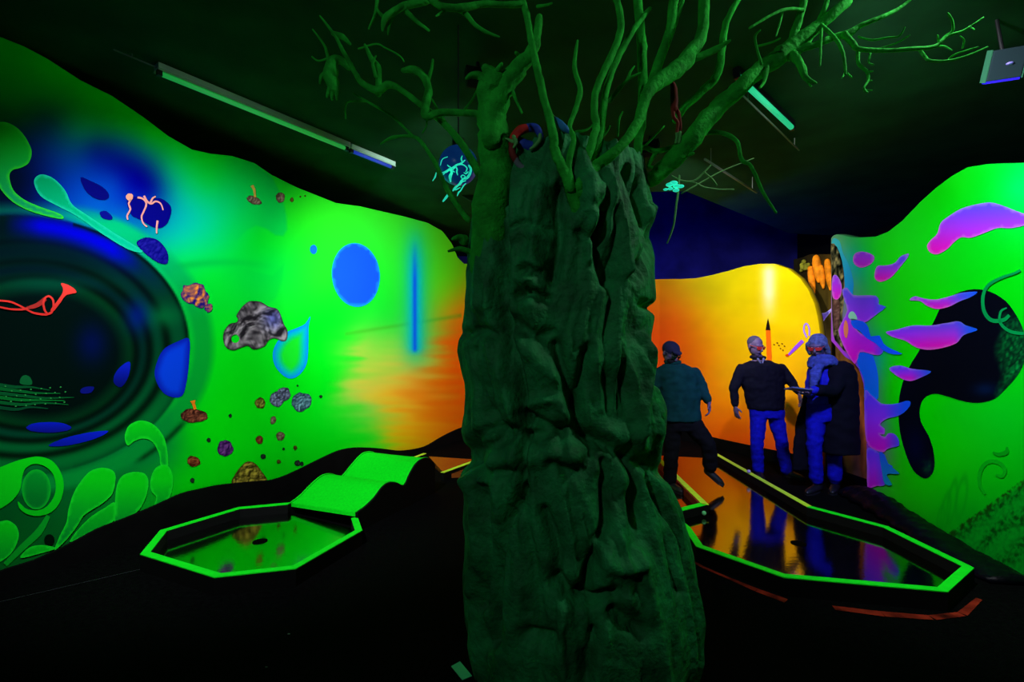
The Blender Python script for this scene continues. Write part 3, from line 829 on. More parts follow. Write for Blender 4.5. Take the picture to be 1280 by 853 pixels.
def RR(name, path, w, col, **k): return ribbon(name, WR, path, w, col, wall_right, **k)
def coral(y0, y1, edge=(215, 190, 220)):
    def f(xy, d):
        t = np.clip((xy[:, 1] - y0) / (y1 - y0), 0, 1)[:, None]
        c = np.where(t < .5, np.array((92, 70, 250.0)) * (1 - t / .5) + np.array((170, 50, 245.0)) * t / .5, np.array((170, 50, 245.0)) * (2 - t / .5) + np.array((235, 20, 205.0)) * (t / .5 - 1))
        a = np.clip(1 - d / 1.0, 0, 1)[:, None] * .4
        return c * (1 - a) + np.array(edge, float) * a
    return f
def coral_b(y0, y1, x0, x1):
    """coral whose far end fades to blue"""
    g = coral(y0, y1)
    def f(xy, d):
        c = g(xy, d)
        a = np.clip((xy[:, 0] - x0) / (x1 - x0), 0, 1)[:, None]
        return c * (1 - a) + np.array((20, 90, 250.0)) * a
    return f
cave = r7([(520, 625), (560, 590), (610, 570), (660, 563), (720, 575), (780, 612), (820, 665), (848, 720), (858, 770)]) + r8([(800, 40), (790, 80), (765, 125), (720, 175), (680, 210), (620, 225), (560, 218), (500, 200), (450, 190), (412, 208), (396, 250), (402, 300), (430, 350), (449, 410), (452, 470), (437, 503), (410, 512), (370, 480), (340, 410), (320, 330), (315, 240), (325, 170), (350, 100), (395, 25)]) + r7([(440, 785), (480, 705)])
def cave_col(xy, d):
    out = np.tile(np.array((3, 6, 20.0)), (len(xy), 1))
    for i, (x, y) in enumerate(xy):
        w = min(1, max(0, (x - 1245 - 4 * math.sin(y / 9)) / 10)) * min(1, max(0, (y - 385) / 25))
        if w > 0:
            m = noise.turbulence(Vector((x / 5, y / 9, 1.7)), 4, False)
            out[i] = out[i] * (1 - w) + np.array((2, 35 + 130 * abs(m), 22 + 45 * abs(m))) * w
        w = math.exp(-((x - 1162) / 9) ** 2 - ((y - 585) / 12) ** 2)
        m = noise.turbulence(Vector((x / 4, y / 4, 4.7)), 3, False)
        out[i] += w * np.array((5, 35 + 50 * m, 25))
        w = math.exp(-((x - 1232) / 14) ** 2 - ((y - 487) / 8) ** 2)
        out[i] += w * np.array((0, 16, 42.0))
        w = math.exp(-((x - 1145) / 14) ** 2 - ((y - 560) / 25) ** 2)
        out[i] += w * np.array((0, 0, 25.0))
    return out
RD('painted_cave', cave, cave_col, layer=0, step=2.5, smooth=3, label='dark navy cave shape with a long lower lobe')
RD('painted_coral', r7([(458, 385), (475, 360), (500, 335), (515, 290), (550, 262), (600, 232), (660, 215), (720, 207), (770, 220), (820, 240), (875, 262), (890, 290), (853, 303), (800, 313), (750, 312), (700, 330), (640, 352), (600, 350), (570, 370), (540, 400), (500, 420), (470, 412)]), coral(258, 312), layer=1, smooth=3, label='largest magenta coral, near the top edge')
RD('painted_coral', r7([(155, 430), (170, 412), (205, 410), (238, 425), (240, 445), (220, 465), (185, 475), (158, 458)]), coral(300, 345), layer=1, step=3)
RD('painted_coral', r7([(243, 495), (255, 468), (290, 465), (325, 455), (350, 428), (382, 417), (378, 434), (350, 470), (310, 515), (270, 533), (245, 522)]), coral(325, 350), layer=1, step=3)
RD('painted_coral', r7([(388, 608), (410, 592), (450, 602), (500, 605), (560, 590), (600, 578), (665, 574), (640, 595), (590, 615), (550, 635), (500, 645), (460, 632), (430, 612)]), coral_b(365, 386, 1185, 1222), layer=2, step=3)
RD('painted_coral', r7([(290, 740), (330, 730), (400, 712), (470, 712), (540, 702), (590, 695), (620, 712), (668, 730), (610, 752), (580, 785), (520, 805), (460, 812), (410, 800), (370, 775), (320, 760)]), coral_b(404, 432, 1195, 1216), layer=2, step=3)
RD('painted_coral', r8([(282, 95), (320, 82), (370, 95), (442, 105), (400, 130), (360, 142), (320, 128)]), coral_b(458, 474, 1140, 1166), layer=2, step=3)
# blue shade shapes and the coral cluster along the left end
R1 = lambda p: cr(1030, 290, 5.017, p)
R2 = lambda p: cr(1030, 440, 4.264, p)
RD('painted_shade', R1([(62, 40), (100, 60), (120, 130), (150, 190), (175, 260), (188, 330), (185, 395), (230, 420), (260, 480), (200, 520), (120, 420), (70, 250), (50, 90)]), vgrad((60, 190, 200), 300, (10, 130, 235), 380), layer=0, step=3)
RD('painted_shade', R2([(190, 0), (250, 5), (275, 60), (290, 130), (292, 220), (283, 255), (220, 260), (215, 150), (180, 60)]), vgrad((20, 110, 245), 440, (10, 130, 225), 500), layer=0, step=4)
def pattern(xy, d):
    out = np.zeros((len(xy), 3))
    for i, (x, y) in enumerate(xy):
        m = noise.turbulence(Vector((x / 3.0, y / 7, 9.7)), 3, False)
        out[i] = np.array((60, 60, 40.0)) + np.array((150, 130, 80.0)) * m
    return out
RD('painted_bark', R1([(46, 75), (85, 95), (115, 180), (130, 280), (132, 400), (118, 520), (125, 640), (150, 760), (90, 700), (60, 640), (52, 400), (48, 200)]), pattern, layer=1, step=1.5, smooth=2)
RD('painted_bark', R1([(62, 430), (100, 430), (104, 520), (95, 600), (70, 610), (62, 520)]), rock_paint((70, 45, 40), (135, 100, 90), .2, 3), layer=2, step=2)
RD('painted_coral', R1([(58, 290), (80, 270), (105, 300), (118, 350), (110, 400), (85, 425), (58, 400)]), coral(330, 378), layer=3, step=3)
RD('painted_coral', R1([(118, 365), (150, 350), (185, 395), (250, 398), (330, 400), (350, 430), (350, 455), (395, 470), (345, 510), (300, 545), (262, 568), (225, 560), (170, 540), (200, 600), (240, 640), (300, 660), (340, 700), (380, 735), (360, 770), (320, 772), (280, 760), (230, 755), (215, 800), (195, 830), (150, 760), (120, 700), (95, 620), (120, 560), (150, 490), (130, 420)]), coral_b(362, 445, 1092, 1112), layer=2, step=3, smooth=2, label='ragged magenta coral cluster at the wall end')
RD('painted_coral', R1([(175, 555), (250, 560), (285, 600), (300, 655), (355, 650), (380, 700), (430, 735), (500, 765), (440, 768), (380, 745), (330, 700), (270, 665), (230, 620), (190, 600)]), (18, 95, 250), layer=3, step=3, smooth=2)
RD('painted_coral', R1([(160, 530), (170, 505), (190, 500), (208, 520), (215, 548), (190, 545), (170, 545)]), (150, 225, 190), layer=4, step=3)
RD('painted_coral', R1([(130, 600), (140, 555), (155, 570), (160, 620), (150, 665), (135, 650)]), (235, 130, 90), layer=4, step=3)
RD('painted_coral', R2([(222, 205), (250, 225), (280, 250), (310, 275), (360, 280), (410, 272), (440, 262), (465, 265), (462, 290), (430, 325), (390, 345), (345, 355), (312, 375), (305, 392), (328, 410), (325, 440), (300, 440), (330, 455), (345, 435), (375, 435), (400, 460), (405, 500), (370, 510), (340, 520), (325, 535), (290, 530), (240, 500), (225, 440), (220, 340)]), coral_b(490, 562, 1106, 1132), layer=2, step=3, smooth=2)
RD('painted_coral', R2([(232, 520), (262, 515), (300, 540), (325, 555), (330, 590), (370, 610), (345, 650), (330, 640), (345, 690), (320, 715), (290, 715), (260, 725), (235, 725), (234, 620)]), coral_b(555, 612, 1095, 1118), layer=2, step=3, smooth=2)
RD('painted_shade', R2([(300, 535), (330, 550), (350, 600), (410, 650), (360, 650), (340, 660), (370, 710), (330, 705), (315, 640)]), vgrad((40, 90, 240), 565, (10, 170, 190), 610), layer=3, step=3, smooth=2)
TEND = (0, 150, 75)
RR('painted_tendril', r7([(845, 485), (820, 498), (770, 515), (715, 545), (692, 590), (695, 650), (725, 690), (775, 690), (800, 670)]), [3, 3, 3.5, 4, 4.5, 5, 5, 4], TEND, layer=3)
RR('painted_tendril', r7([(790, 640), (765, 655), (762, 700), (800, 735), (853, 745), (900, 740)]), [2, 3, 4, 4, 4], TEND, layer=3)
RR('painted_curl', cr(1120, 560, 5.33, [(600, 310), (560, 240), (570, 150), (620, 95), (690, 100), (730, 145), (715, 190), (670, 180)]), [3, 4, 5, 5, 5, 5, 4, 3], (2, 182, 22), layer=1)
RR('painted_curl', cr(1120, 560, 5.33, [(650, 30), (690, 45), (740, 30), (745, -5)]), [2, 5, 6, 2], (2, 168, 22), layer=1)

# black padded mound lying along the foot of the right mural
bm = bmesh.new()
mound = [(1086, 615, .12), (1094, 612, .15), (1110, 617, .15), (1135, 630, .14), (1160, 648, .13), (1190, 667, .12), (1225, 690, .11), (1260, 708, .10), (1300, 735, .10)]
pts, rr = [], []
for px, py, r in mound:
    q, n = WR.hit(max(px, 1088))
    ztop = max(0.06, H - (py - CY) / F * (q.y - .1))
    p = Vector((q.x, q.y)) + n * 0.17
    pts.append((p.x, p.y, 0.0)); rr.append((ztop, r))
rings = []
cm = catmull([(a[0], a[1], b[0]) for a, b in zip(pts, rr)], 6)
for i, p in enumerate(cm):
    ring = []
    for k in range(13):
        a = PI * k / 12
        t = (cm[min(i + 1, len(cm) - 1)] - cm[max(i - 1, 0)]); t.z = 0; t.normalize()
        nn = Vector((-t.y, t.x, 0))
        w = 0.155 * (1 + .12 * math.sin(i * 1.3 + k))
        ring.append(bm.verts.new((p.x + nn.x * math.cos(a) * w, p.y + nn.y * math.cos(a) * w, max(0, p.z) * math.sin(a) * (1 + .1 * math.sin(i * 2.1 + k * .8)))))
    rings.append(ring)
for a, b in zip(rings[:-1], rings[1:]):
    for k in range(12):
        bm.faces.new((a[k], a[k + 1], b[k + 1], b[k]))
    bm.faces.new((a[0], b[0], b[12], a[12]))
bm.faces.new(rings[0]); bm.faces.new(rings[-1][::-1])
o = bm_obj('padded_mound', bm, VINYL, smooth=True)
tag(o, 'low shiny black padded bank along the foot of the green right wall', 'mound')

# ------------------------------------------------------------------ golf lanes
RAILG = mat('green_edge_paint', (14, 225, 30), rough=0.6, spec=0.1, noise_amt=0.08, noise_scale=20)
RAILY = mat('yellow_edge_paint', (180, 220, 50), rough=0.6, spec=0.1, noise_amt=0.1, noise_scale=20)
SIDE = mat('rail_side_black', (8, 9, 9), rough=0.75, spec=0.06)
REDSIDE = mat('red_rail_side', (150, 38, 34), rough=0.6, spec=0.1, noise_amt=0.25, noise_scale=15)
LANEG = mat('glossy_lane_dark', (188, 194, 188), rough=0.09, metal=1.0, spec=0.5, bump=0.02, bump_scale=30)
LANEO = mat('glossy_lane_brown', (150, 140, 125), rough=0.08, metal=1.0, spec=0.5, bump=0.02, bump_scale=30)
RAMPG = mat('green_ramp_carpet', (6, 216, 26), rough=0.8, spec=0.05, noise_amt=0.1, noise_scale=60, bump=0.2, bump_scale=200)
CUP = mat('cup_black', (2, 2, 2), rough=0.9, spec=0.02)

RZ, RW = 0.12, 0.055
def rail_piece(name, a, b, parent, top_m=RAILG, side_m=SIDE, w=RW, z=RZ, ina=None, inb=None, z0=0.0):
    """one straight kerb with mitred ends: dark board + bright painted cap; ina/inb = inner end points"""
    a, b, ina, inb = [Vector((p[0], p[1])) for p in (a, b, ina, inb)]
    v = []
    for zz in (z0, z - 0.006):
        v += [(a.x, a.y, zz), (b.x, b.y, zz), (inb.x, inb.y, zz), (ina.x, ina.y, zz)]
    fs = [(0, 1, 2, 3), (7, 6, 5, 4), (0, 4, 5, 1), (1, 5, 6, 2), (2, 6, 7, 3), (3, 7, 4, 0)]
    r = mesh_obj(name, v, fs, side_m, parent)
    v = []
    for zz in (z - 0.006, z):
        v += [(a.x, a.y, zz), (b.x, b.y, zz), (inb.x, inb.y, zz), (ina.x, ina.y, zz)]
    mesh_obj('painted_edge', v, fs, top_m, r)
    return r

def offset_ring(pts, w, closed=True):
    """inner outline by w (mitred)"""
    n = len(pts)
    area = sum(pts[i][0] * pts[(i + 1) % n][1] - pts[(i + 1) % n][0] * pts[i][1] for i in range(n))
    sgn = 1 if area > 0 else -1
    out = []
    for i in range(n):
        p = Vector(pts[i][:2])
        d1 = (p - Vector(pts[i - 1][:2])).normalized()
        d2 = (Vector(pts[(i + 1) % n][:2]) - p).normalized()
        n1 = Vector((-d1.y, d1.x)) * sgn; n2 = Vector((-d2.y, d2.x)) * sgn
        m = (n1 + n2).normalized()
        out.append(p + m * (w / max(0.35, m.dot(n1))))
    return out

def prism(name, poly, z0, z1, m, parent=None):
    n = len(poly)
    v = [(p[0], p[1], z0) for p in poly] + [(p[0], p[1], z1) for p in poly]
    bm = bmesh.new()
    bv = [bm.verts.new(p) for p in v]
    bm.faces.new(bv[:n]); bm.faces.new(bv[n:][::-1])
    for i in range(n):
        bm.faces.new((bv[i], bv[(i + 1) % n], bv[n + (i + 1) % n], bv[n + i]))
    return bm_obj(name, bm, m, parent)

def cup(x, y, z, parent, r=0.055):
    bm = bmesh.new()
    bmesh.ops.create_cone(bm, cap_ends=True, segments=24, radius1=r, radius2=r, depth=0.004, matrix=Matrix.Translation((x, y, z + 0.002)))
    o = bm_obj('cup', bm, CUP, parent)
    o['label'] = 'round black golf hole'
    return o

# left lane
pl = [PZ(x, y, RZ) for x, y in ((175, 693), (200, 663), (298, 634), (364, 628), (447, 646), (453, 663), (370, 711), (268, 722))]
lane_l = empty('golf_lane', (sum(p.x for p in pl) / 8, sum(p.y for p in pl) / 8, 0))
tag(lane_l, 'octagonal golf lane with bright green rim and wavy green ramp by the mural', 'golf lane')
inn = offset_ring(pl, RW)
for i in range(8):
    if i == 3: continue                      # the ramp joins here
    rail_piece('rail', pl[i], pl[(i + 1) % 8], lane_l, ina=inn[i], inb=inn[(i + 1) % 8])
prism('lane_surface', [(p.x, p.y) for p in inn], 0.0, 0.035, LANEG, lane_l)
c = PZ(325, 677, 0.037)
cup(c.x, c.y, 0.035, lane_l)
# two-hump ramp leaving the lane along the wall
A0, B0 = Vector((pl[3].x, pl[3].y)), Vector((pl[4].x, pl[4].y))
dirv = Vector((2.48, 5.31)).normalized()
ramp_left = [(364, 629), (375, 621), (390, 606), (402, 596), (412, 593), (420, 595), (427, 597), (440, 582), (452, 569), (462, 565.5), (470, 568), (478, 575)]
ramp_right = [(444, 641), (455, 633), (466, 622), (476, 609), (485, 603.5), (494, 604), (503, 607), (510, 593), (518, 580), (526, 574), (533, 573), (541, 580)]
def on_vertical(px, py, base, dr):
    """point of the vertical plane through base along dr seen at the pixel"""
    k = (px - CX) / F
    t = (k * base.y - base.x) / (dr.x - k * dr.y)
    q = base + dr * t
    return Vector((q.x, q.y, H - (py - CY) / F * q.y))
LA = [on_vertical(x, y, A0, dirv) for x, y in ramp_left]
LB = [on_vertical(x, y, B0, (Vector((2.2, 5.31))).normalized()) for x, y in ramp_right]
LA = catmull(LA, 4); LB = catmull(LB, 4)
nr = len(LA); nx = 8
v, fs = [], []
for a, b in zip(LA, LB):
    for k in range(nx + 1):
        p = a.lerp(b, k / nx)
        v.append((p.x, p.y, max(p.z, 0.04)))
for i in range(nr - 1):
    for k in range(nx):
        q = i * (nx + 1) + k
        fs.append((q, q + 1, q + nx + 2, q + nx + 1))
base_n = len(v)
v += [(x, y, z - 0.035) for x, y, z in v]
fs += [tuple(reversed([i + base_n for i in f])) for f in fs[:]]
for i in range(nr - 1):
    q = i * (nx + 1); q2 = q + nx + 1
    fs.append((q, q2, q2 + base_n, q + base_n))
    q += nx; q2 += nx
    fs.append((q + base_n, q2 + base_n, q2, q))
for k in range(nx):
    fs.append((k, k + base_n, k + 1 + base_n, k + 1))
    q = (nr - 1) * (nx + 1) + k
    fs.append((q + 1, q + 1 + base_n, q + base_n, q))
o = mesh_obj('wavy_ramp', v, fs, RAMPG, lane_l, smooth=False)
o['label'] = 'bright green ramp of two humps'
for side, L in ((0, LA), (1, LB)):
    v, fs = [], []
    d2 = dirv.orthogonal().normalized() * (0.03 if side else -0.03)
    d2 = Vector((abs(d2.x), -abs(d2.y))) if side else Vector((-abs(d2.x), abs(d2.y)))
    for p in L:
        zt = max(p.z, 0.04) + 0.004
        v += [(p.x, p.y, 0), (p.x, p.y, zt), (p.x + d2.x, p.y + d2.y, zt), (p.x + d2.x, p.y + d2.y, 0)]
    for i in range(len(L) - 1):
        for k in range(4):
            fs.append((4 * i + k, 4 * i + (k + 1) % 4, 4 * i + 4 + (k + 1) % 4, 4 * i + 4 + k))
    fs += [(0, 1, 2, 3), (4 * len(L) - 1, 4 * len(L) - 2, 4 * len(L) - 3, 4 * len(L) - 4)]
    sb = mesh_obj('side_board', v, fs, SIDE, lane_l)
    v, fs = [], []
    e2 = d2 * 0.4
    for p in L:
        zt = max(p.z, 0.04) + 0.004
        v += [(p.x, p.y, zt), (p.x, p.y, zt + .006), (p.x + e2.x, p.y + e2.y, zt + .006), (p.x + e2.x, p.y + e2.y, zt)]
    for i in range(len(L) - 1):
        for k in range(4):
            fs.append((4 * i + k, 4 * i + (k + 1) % 4, 4 * i + 4 + (k + 1) % 4, 4 * i + 4 + k))
    mesh_obj('painted_edge', v, fs, RAILG, sb)

# far lane behind the ramp, with an orange-brown surface
fl = [P(534, 571, 6.6), P(578, 574, 7.0), P(578, 581, 6.3), P(553, 590, 5.55)]
zf = 0.1
fl = [PZ(x, y, zf) for x, y in ((504, 578), (533, 567.5), (610, 572), (640, 560))]
fr = [PZ(x, y, zf) for x, y in ((553, 590.5), (576, 582), (640, 575))]
far = empty('golf_lane', (0, 6.4, 0))
tag(far, 'orange-tinted golf lane with yellow rims seen behind the ramp beside the trunk', 'golf lane')
sp = [PZ(x, y, 0.06) for x, y in ((536, 570), (590, 573.5), (640, 566), (700, 575), (680, 588), (600, 590), (556, 592))]
prism('lane_surface', [(p.x, p.y) for p in sp], 0.0, 0.05, mat('glossy_lane_orange', (120, 62, 18), rough=0.15, spec=0.6, ior=1.8), far)
def straight_rail(a, b, parent, top_m, side_m=SIDE, w=0.05, z=RZ):
    a, b = Vector(a[:2]), Vector(b[:2])
    n = (b - a).normalized(); n = Vector((-n.y, n.x)) * w
    return rail_piece('rail', a, b, parent, top_m, side_m, w, z, a + n, b + n)
straight_rail(PZ(500, 579.5, zf), PZ(533, 567, zf), far, RAILY, z=zf)
straight_rail(PZ(555, 591, zf), PZ(640, 560, zf), far, RAILY, z=zf)

# right lane
prp = [(1218, 710), (1185, 740), (980, 722), (870, 683), (855, 660), (838, 645), (792, 560), (893, 565), (1015, 633), (1110, 658)]
pr = [PZ(x, y, RZ) for x, y in prp]
lane_r = empty('golf_lane', (2.3, 4.2, 0))
tag(lane_r, 'long dark glossy golf lane with green rim in front of the standing players', 'golf lane')
inn = offset_ring(pr, RW)
for i in range(10):
    if i in (5, 6): continue
    rail_piece('rail', pr[i], pr[(i + 1) % 10], lane_r, top_m=RAILY if i == 7 else RAILG, ina=inn[i], inb=inn[(i + 1) % 10])
prism('lane_surface', [(p.x, p.y) for p in inn], 0.0, 0.035, LANEO, lane_r)
c = PZ(998, 679.5, 0.037)
cup(c.x, c.y, 0.035, lane_r)
# red worn line painted on the floor around the lane's foot
REDLINE = mat('red_floor_paint', (112, 30, 16), rough=0.8, spec=0.05, noise_amt=0.9, noise_scale=7)
rl = [PZ(x, y, 0.0) for x, y in ((866, 700), (880, 709), (915, 724), (948, 737), (985, 750), (1040, 758), (1100, 765), (1160, 770), (1197, 766), (1220, 748))]
w_ = [0.03, .03, .03, .05, .06, .05, .06, .05, .045, .03]
for i in range(len(rl) - 1):
    if i == 4: continue
    a, b = Vector(rl[i][:2]), Vector(rl[i + 1][:2])
    n = (b - a).normalized(); n = Vector((-n.y, n.x))
    mesh_obj('floor_line', [(a.x, a.y, .003), (b.x, b.y, .003), (b.x - n.x * w_[i + 1], b.y - n.y * w_[i + 1], .003), (a.x - n.x * w_[i], a.y - n.y * w_[i], .003)], [(0, 1, 2, 3)], REDLINE, lane_r)['label'] = 'worn red line on the floor'

# red-sided divider kerb left of the right lane
dv = empty('divider_kerb', (1.75, 5.2, 0))
tag(dv, 'red-sided kerb with yellow-green top beside the trunk, at the left player\'s feet', 'kerb')
e0, e1, e2 = PZ(818, 566, RZ), PZ(886, 631, RZ), PZ(838, 642, RZ)
d1 = (e1 - e0).normalized(); n1 = Vector((d1.y, -d1.x, 0))
if n1.x > 0: n1 = -n1
rail_piece('rail', e0, e1, dv, RAILY, SIDE, ina=e0 + n1 * .06, inb=e1 + n1 * .06, z0=.036)
f0, f1 = e0 + n1 * .06, e1 + n1 * .06
mesh_obj('red_side', [(f0.x, f0.y, .036), (f1.x, f1.y, .036), (f1.x, f1.y, .11), (f0.x, f0.y, .11), (f0.x + n1.x * .01, f0.y + n1.y * .01, .036), (f1.x + n1.x * .01, f1.y + n1.y * .01, .036), (f1.x + n1.x * .01, f1.y + n1.y * .01, .11), (f0.x + n1.x * .01, f0.y + n1.y * .01, .11)],
         [(0, 1, 2, 3), (7, 6, 5, 4), (0, 4, 5, 1), (1, 5, 6, 2), (2, 6, 7, 3), (3, 7, 4, 0)], REDSIDE, dv)
d2 = (e2 - e1).normalized(); n2 = Vector((-d2.y, d2.x, 0))
if n2.y < 0: n2 = -n2
rail_piece('rail', e1 + n1 * .02, e2, dv, RAILG, SIDE, ina=e1 + n2 * .06 + n1 * .03, inb=e2 + n2 * .06, z0=.036)
bm = bmesh.new()
k = PZ(880, 641, .08)
ball_bm(bm, (k.x - .0, k.y + .0, .075), .02, seg=12)
bm_obj('knob', bm, mat('pale_green_knob', (90, 180, 120), rough=0.5), dv, smooth=True)

# ------------------------------------------------------------------ the tree
BARK = mat('green_bark', (24, 128, 68), rough=0.7, spec=0.3, noise_amt=0.55, noise_scale=7, bump=0.9, bump_scale=22)
BRANCH = mat('green_branch', (34, 168, 48), rough=0.8, spec=0.1, noise_amt=0.4, noise_scale=12, bump=0.6, bump_scale=40)
TX, TY = 0.30, 2.45
tree = empty('artificial_tree', (TX, TY, 0))
tag(tree, 'large gnarled artificial tree with folded green trunk and bare branches', 'tree')
DS = 2.33
sil_y = [150, 200, 260, 320, 380, 420, 440, 460, 480, 520, 545, 570, 600, 640, 700, 760, 800, 836, 900]
sil_l = [600, 596, 584, 579, 577, 571, 569, 572, 577, 577, 573, 577, 573, 574, 575, 575, 576, 584, 600]
sil_r = [818, 821, 823, 824, 824, 818, 820, 822, 825, 832, 833, 831, 838, 856, 872, 882, 884, 874, 858]
GRO = [  # (polyline px, width px, depth m): grooves (+) and ridges (-)
    ([(598, 180), (597, 260), (590, 330)], 6, .06), ([(627, 170), (627, 260), (629, 330), (627, 388), (641, 444), (656, 529)], 7, .085),
    ([(697, 235), (696, 260), (699, 300), (690, 350)], 7, .07), ([(759, 212), (772, 270), (784, 339)], 6, -.05), ([(748, 236), (738, 290), (735, 325)], 5, -.04), ([(752, 268), (750, 305), (762, 350)], 9, .09),
    ([(642, 286), (662, 281), (688, 288)], 5, .025), ([(640, 308), (664, 303), (686, 310)], 6, .015), ([(734, 232), (736, 275)], 19, -.06), ([(727, 256), (730, 262)], 5, .03), ([(745, 256), (743, 262)], 5, .025), ([(722, 290), (735, 298), (748, 290)], 5, .04), ([(612, 215), (610, 300), (606, 380)], 13, -.06), ([(660, 225), (658, 300), (662, 380)], 22, -.05), ([(578, 575), (610, 556), (650, 546), (720, 548), (790, 572), (832, 592)], 9, .055), ([(590, 600), (650, 575), (720, 575), (780, 600)], 14, -.035), ([(640, 400), (668, 420), (690, 415)], 7, .04), ([(645, 425), (672, 450), (690, 470)], 12, -.04), ([(600, 450), (612, 500)], 10, -.035), ([(806, 380), (822, 386)], 6, .05), ([(800, 440), (790, 500), (796, 560)], 12, -.04), ([(830, 480), (822, 540)], 8, -.03), ([(655, 340), (665, 335), (672, 350)], 6, .05), ([(648, 372), (664, 366), (682, 374)], 6, .07),
    ([(668, 350), (655, 352), (650, 340), (660, 330), (675, 334)], 5, -.03), ([(730, 190), (735, 240), (728, 265)], 8, -.05), ([(712, 230), (720, 262)], 7, .05), ([(790, 210), (800, 250), (812, 300), (796, 345)], 7, .06), ([(815, 260), (805, 320)], 5, -.035),
    ([(695, 430), (708, 470), (716, 506), (729, 540), (762, 557)], 8, .09), ([(735, 440), (728, 480), (718, 510)], 8, .07), ([(770, 480), (772, 520)], 22, .06), ([(653, 518), (675, 528), (695, 537), (716, 534)], 6, .06), ([(650, 510), (690, 500), (705, 515)], 8, -.04),
    ([(580, 418), (600, 412), (615, 420)], 6, .05), ([(590, 440), (605, 490), (625, 540)], 6, .045), ([(612, 430), (628, 480), (645, 530)], 6, -.035), ([(585, 560), (600, 540), (640, 535)], 6, .05), ([(592, 580), (610, 592), (635, 590)], 8, .06),
    ([(655, 545), (652, 600), (640, 650)], 6, .06), ([(757, 580), (760, 652), (745, 692), (723, 750)], 8, .09), ([(652, 615), (632, 650), (620, 700), (615, 805)], 7, .08), ([(699, 729), (723, 753), (770, 744)], 8, .08), ([(750, 690), (770, 710), (800, 705)], 10, -.05),
    ([(790, 560), (792, 620), (800, 680)], 7, .06), ([(815, 600), (835, 660), (850, 740)], 6, .04), ([(590, 600), (596, 660), (590, 740)], 6, -.04), ([(604, 610), (606, 680), (600, 760)], 5, .05), ([(660, 795), (690, 800)], 10, .06), ([(770, 770), (800, 790)], 12, .07), ([(705, 760), (700, 820), (712, 860)], 6, -.04), ([(740, 790), (735, 850)], 6, .05),
    ([(800, 420), (806, 470), (800, 540)], 5, -.04), ([(818, 430), (822, 480)], 4, .03), ([(690, 580), (720, 590), (740, 570)], 8, .05), ([(680, 640), (700, 690), (690, 730)], 7, .05),
]
nz, nt_ = 250, 260
ZT = H + (440 - 196) * DS / F
vb = np.zeros((nz + 1, nt_, 3)); rad = np.zeros((nz + 1, nt_)); cen = np.zeros((nz + 1, 2))
for j in range(nz + 1):
    z = ZT * j / nz
    y = 440 + (H - z) * F / DS
    l = np.interp(y, sil_y, sil_l); r = np.interp(y, sil_y, sil_r)
    cen[j] = (((l + r) / 2 - 640) / F * DS, TY + 0.01)
    rad[j, :] = (r - l) / 2 / F * DS * 0.97
th = np.arange(nt_) / nt_ * 2 * PI
ux, uy = np.sin(th), -np.cos(th)              # theta 0 faces the viewer
zz = np.linspace(0, ZT, nz + 1)
for j in range(nz + 1):
    for k in range(nt_):
        z = zz[j]
        a = Vector((ux[k] * 1.3, uy[k] * 1.3, z * .55))
        wob = noise.noise_vector(a * 1.4) * 0.5
        q = Vector((ux[k] * 2.6, uy[k] * 2.6, z * .75)) + wob
        n1 = 1 - abs(noise.noise(q)) * 2                      # ridged long folds
        n2 = 1 - abs(noise.noise(q * 2.3 + Vector((5, 1, 2)))) * 2
        n3 = noise.noise(Vector((ux[k] * 7, uy[k] * 7, z * 3.6)) + wob * 2)
        n4 = noise.noise(Vector((ux[k] * 16, uy[k] * 16, z * 8)))
        n5 = 1 - abs(noise.noise(Vector((ux[k] * 9, uy[k] * 9, z * 2.2)) + wob * 3)) * 2
        d = 0.036 * (n1 - .5) + 0.026 * (n2 - .5) + 0.020 * (n5 - .5) + 0.018 * n3 + 0.011 * n4
        rad[j, k] += d * (0.55 + 0.45 * abs(uy[k]))
vb[:, :, 0] = cen[:, None, 0] + rad * ux[None]
vb[:, :, 1] = cen[:, None, 1] + rad * uy[None]
vb[:, :, 2] = zz[:, None]
pxs = 640 + vb[:, :, 0] / vb[:, :, 1] * F
pys = 440 + (H - vb[:, :, 2]) / vb[:, :, 1] * F
front = np.clip((-uy + 0.25) / 0.5, 0, 1)[None, :]
flat = np.stack([pxs.ravel(), pys.ravel()], 1)
dd = np.zeros(len(flat))
for pl_, w, dep in GRO:
    pl_ = np.array(catmull(pl_, 4))
    best = np.full(len(flat), 1e9)
    for a, b in zip(pl_[:-1], pl_[1:]):
        d = b - a
        t = np.clip(((flat - a) @ d) / max(d @ d, 1e-9), 0, 1)
        best = np.minimum(best, np.hypot(*(flat - a - t[:, None] * d).T))
    dd -= dep * np.exp(-(best / w) ** 2)
rad += dd.reshape(rad.shape) * front * 0.95
# irregular rim
for k in range(nt_):
    rim = 0.05 * noise.noise(Vector((ux[k] * 3, uy[k] * 3, 7))) + 0.03 * noise.noise(Vector((ux[k] * 9, uy[k] * 9, 3)))
    for j in range(nz + 1):
        w = max(0, (j / nz - .85) / .15)
        vb[j, k, 2] = zz[j] + rim * w
        rad[j, k] *= 1 - 0.10 * w * w
vb[:, :, 0] = cen[:, None, 0] + rad * ux[None]
vb[:, :, 1] = cen[:, None, 1] + rad * uy[None]
verts = [tuple(p) for p in vb.reshape(-1, 3)]
fs = []
for j in range(nz):
    for k in range(nt_):
        a = j * nt_ + k; b = j * nt_ + (k + 1) % nt_
        fs.append((a, b, b + nt_, a + nt_))
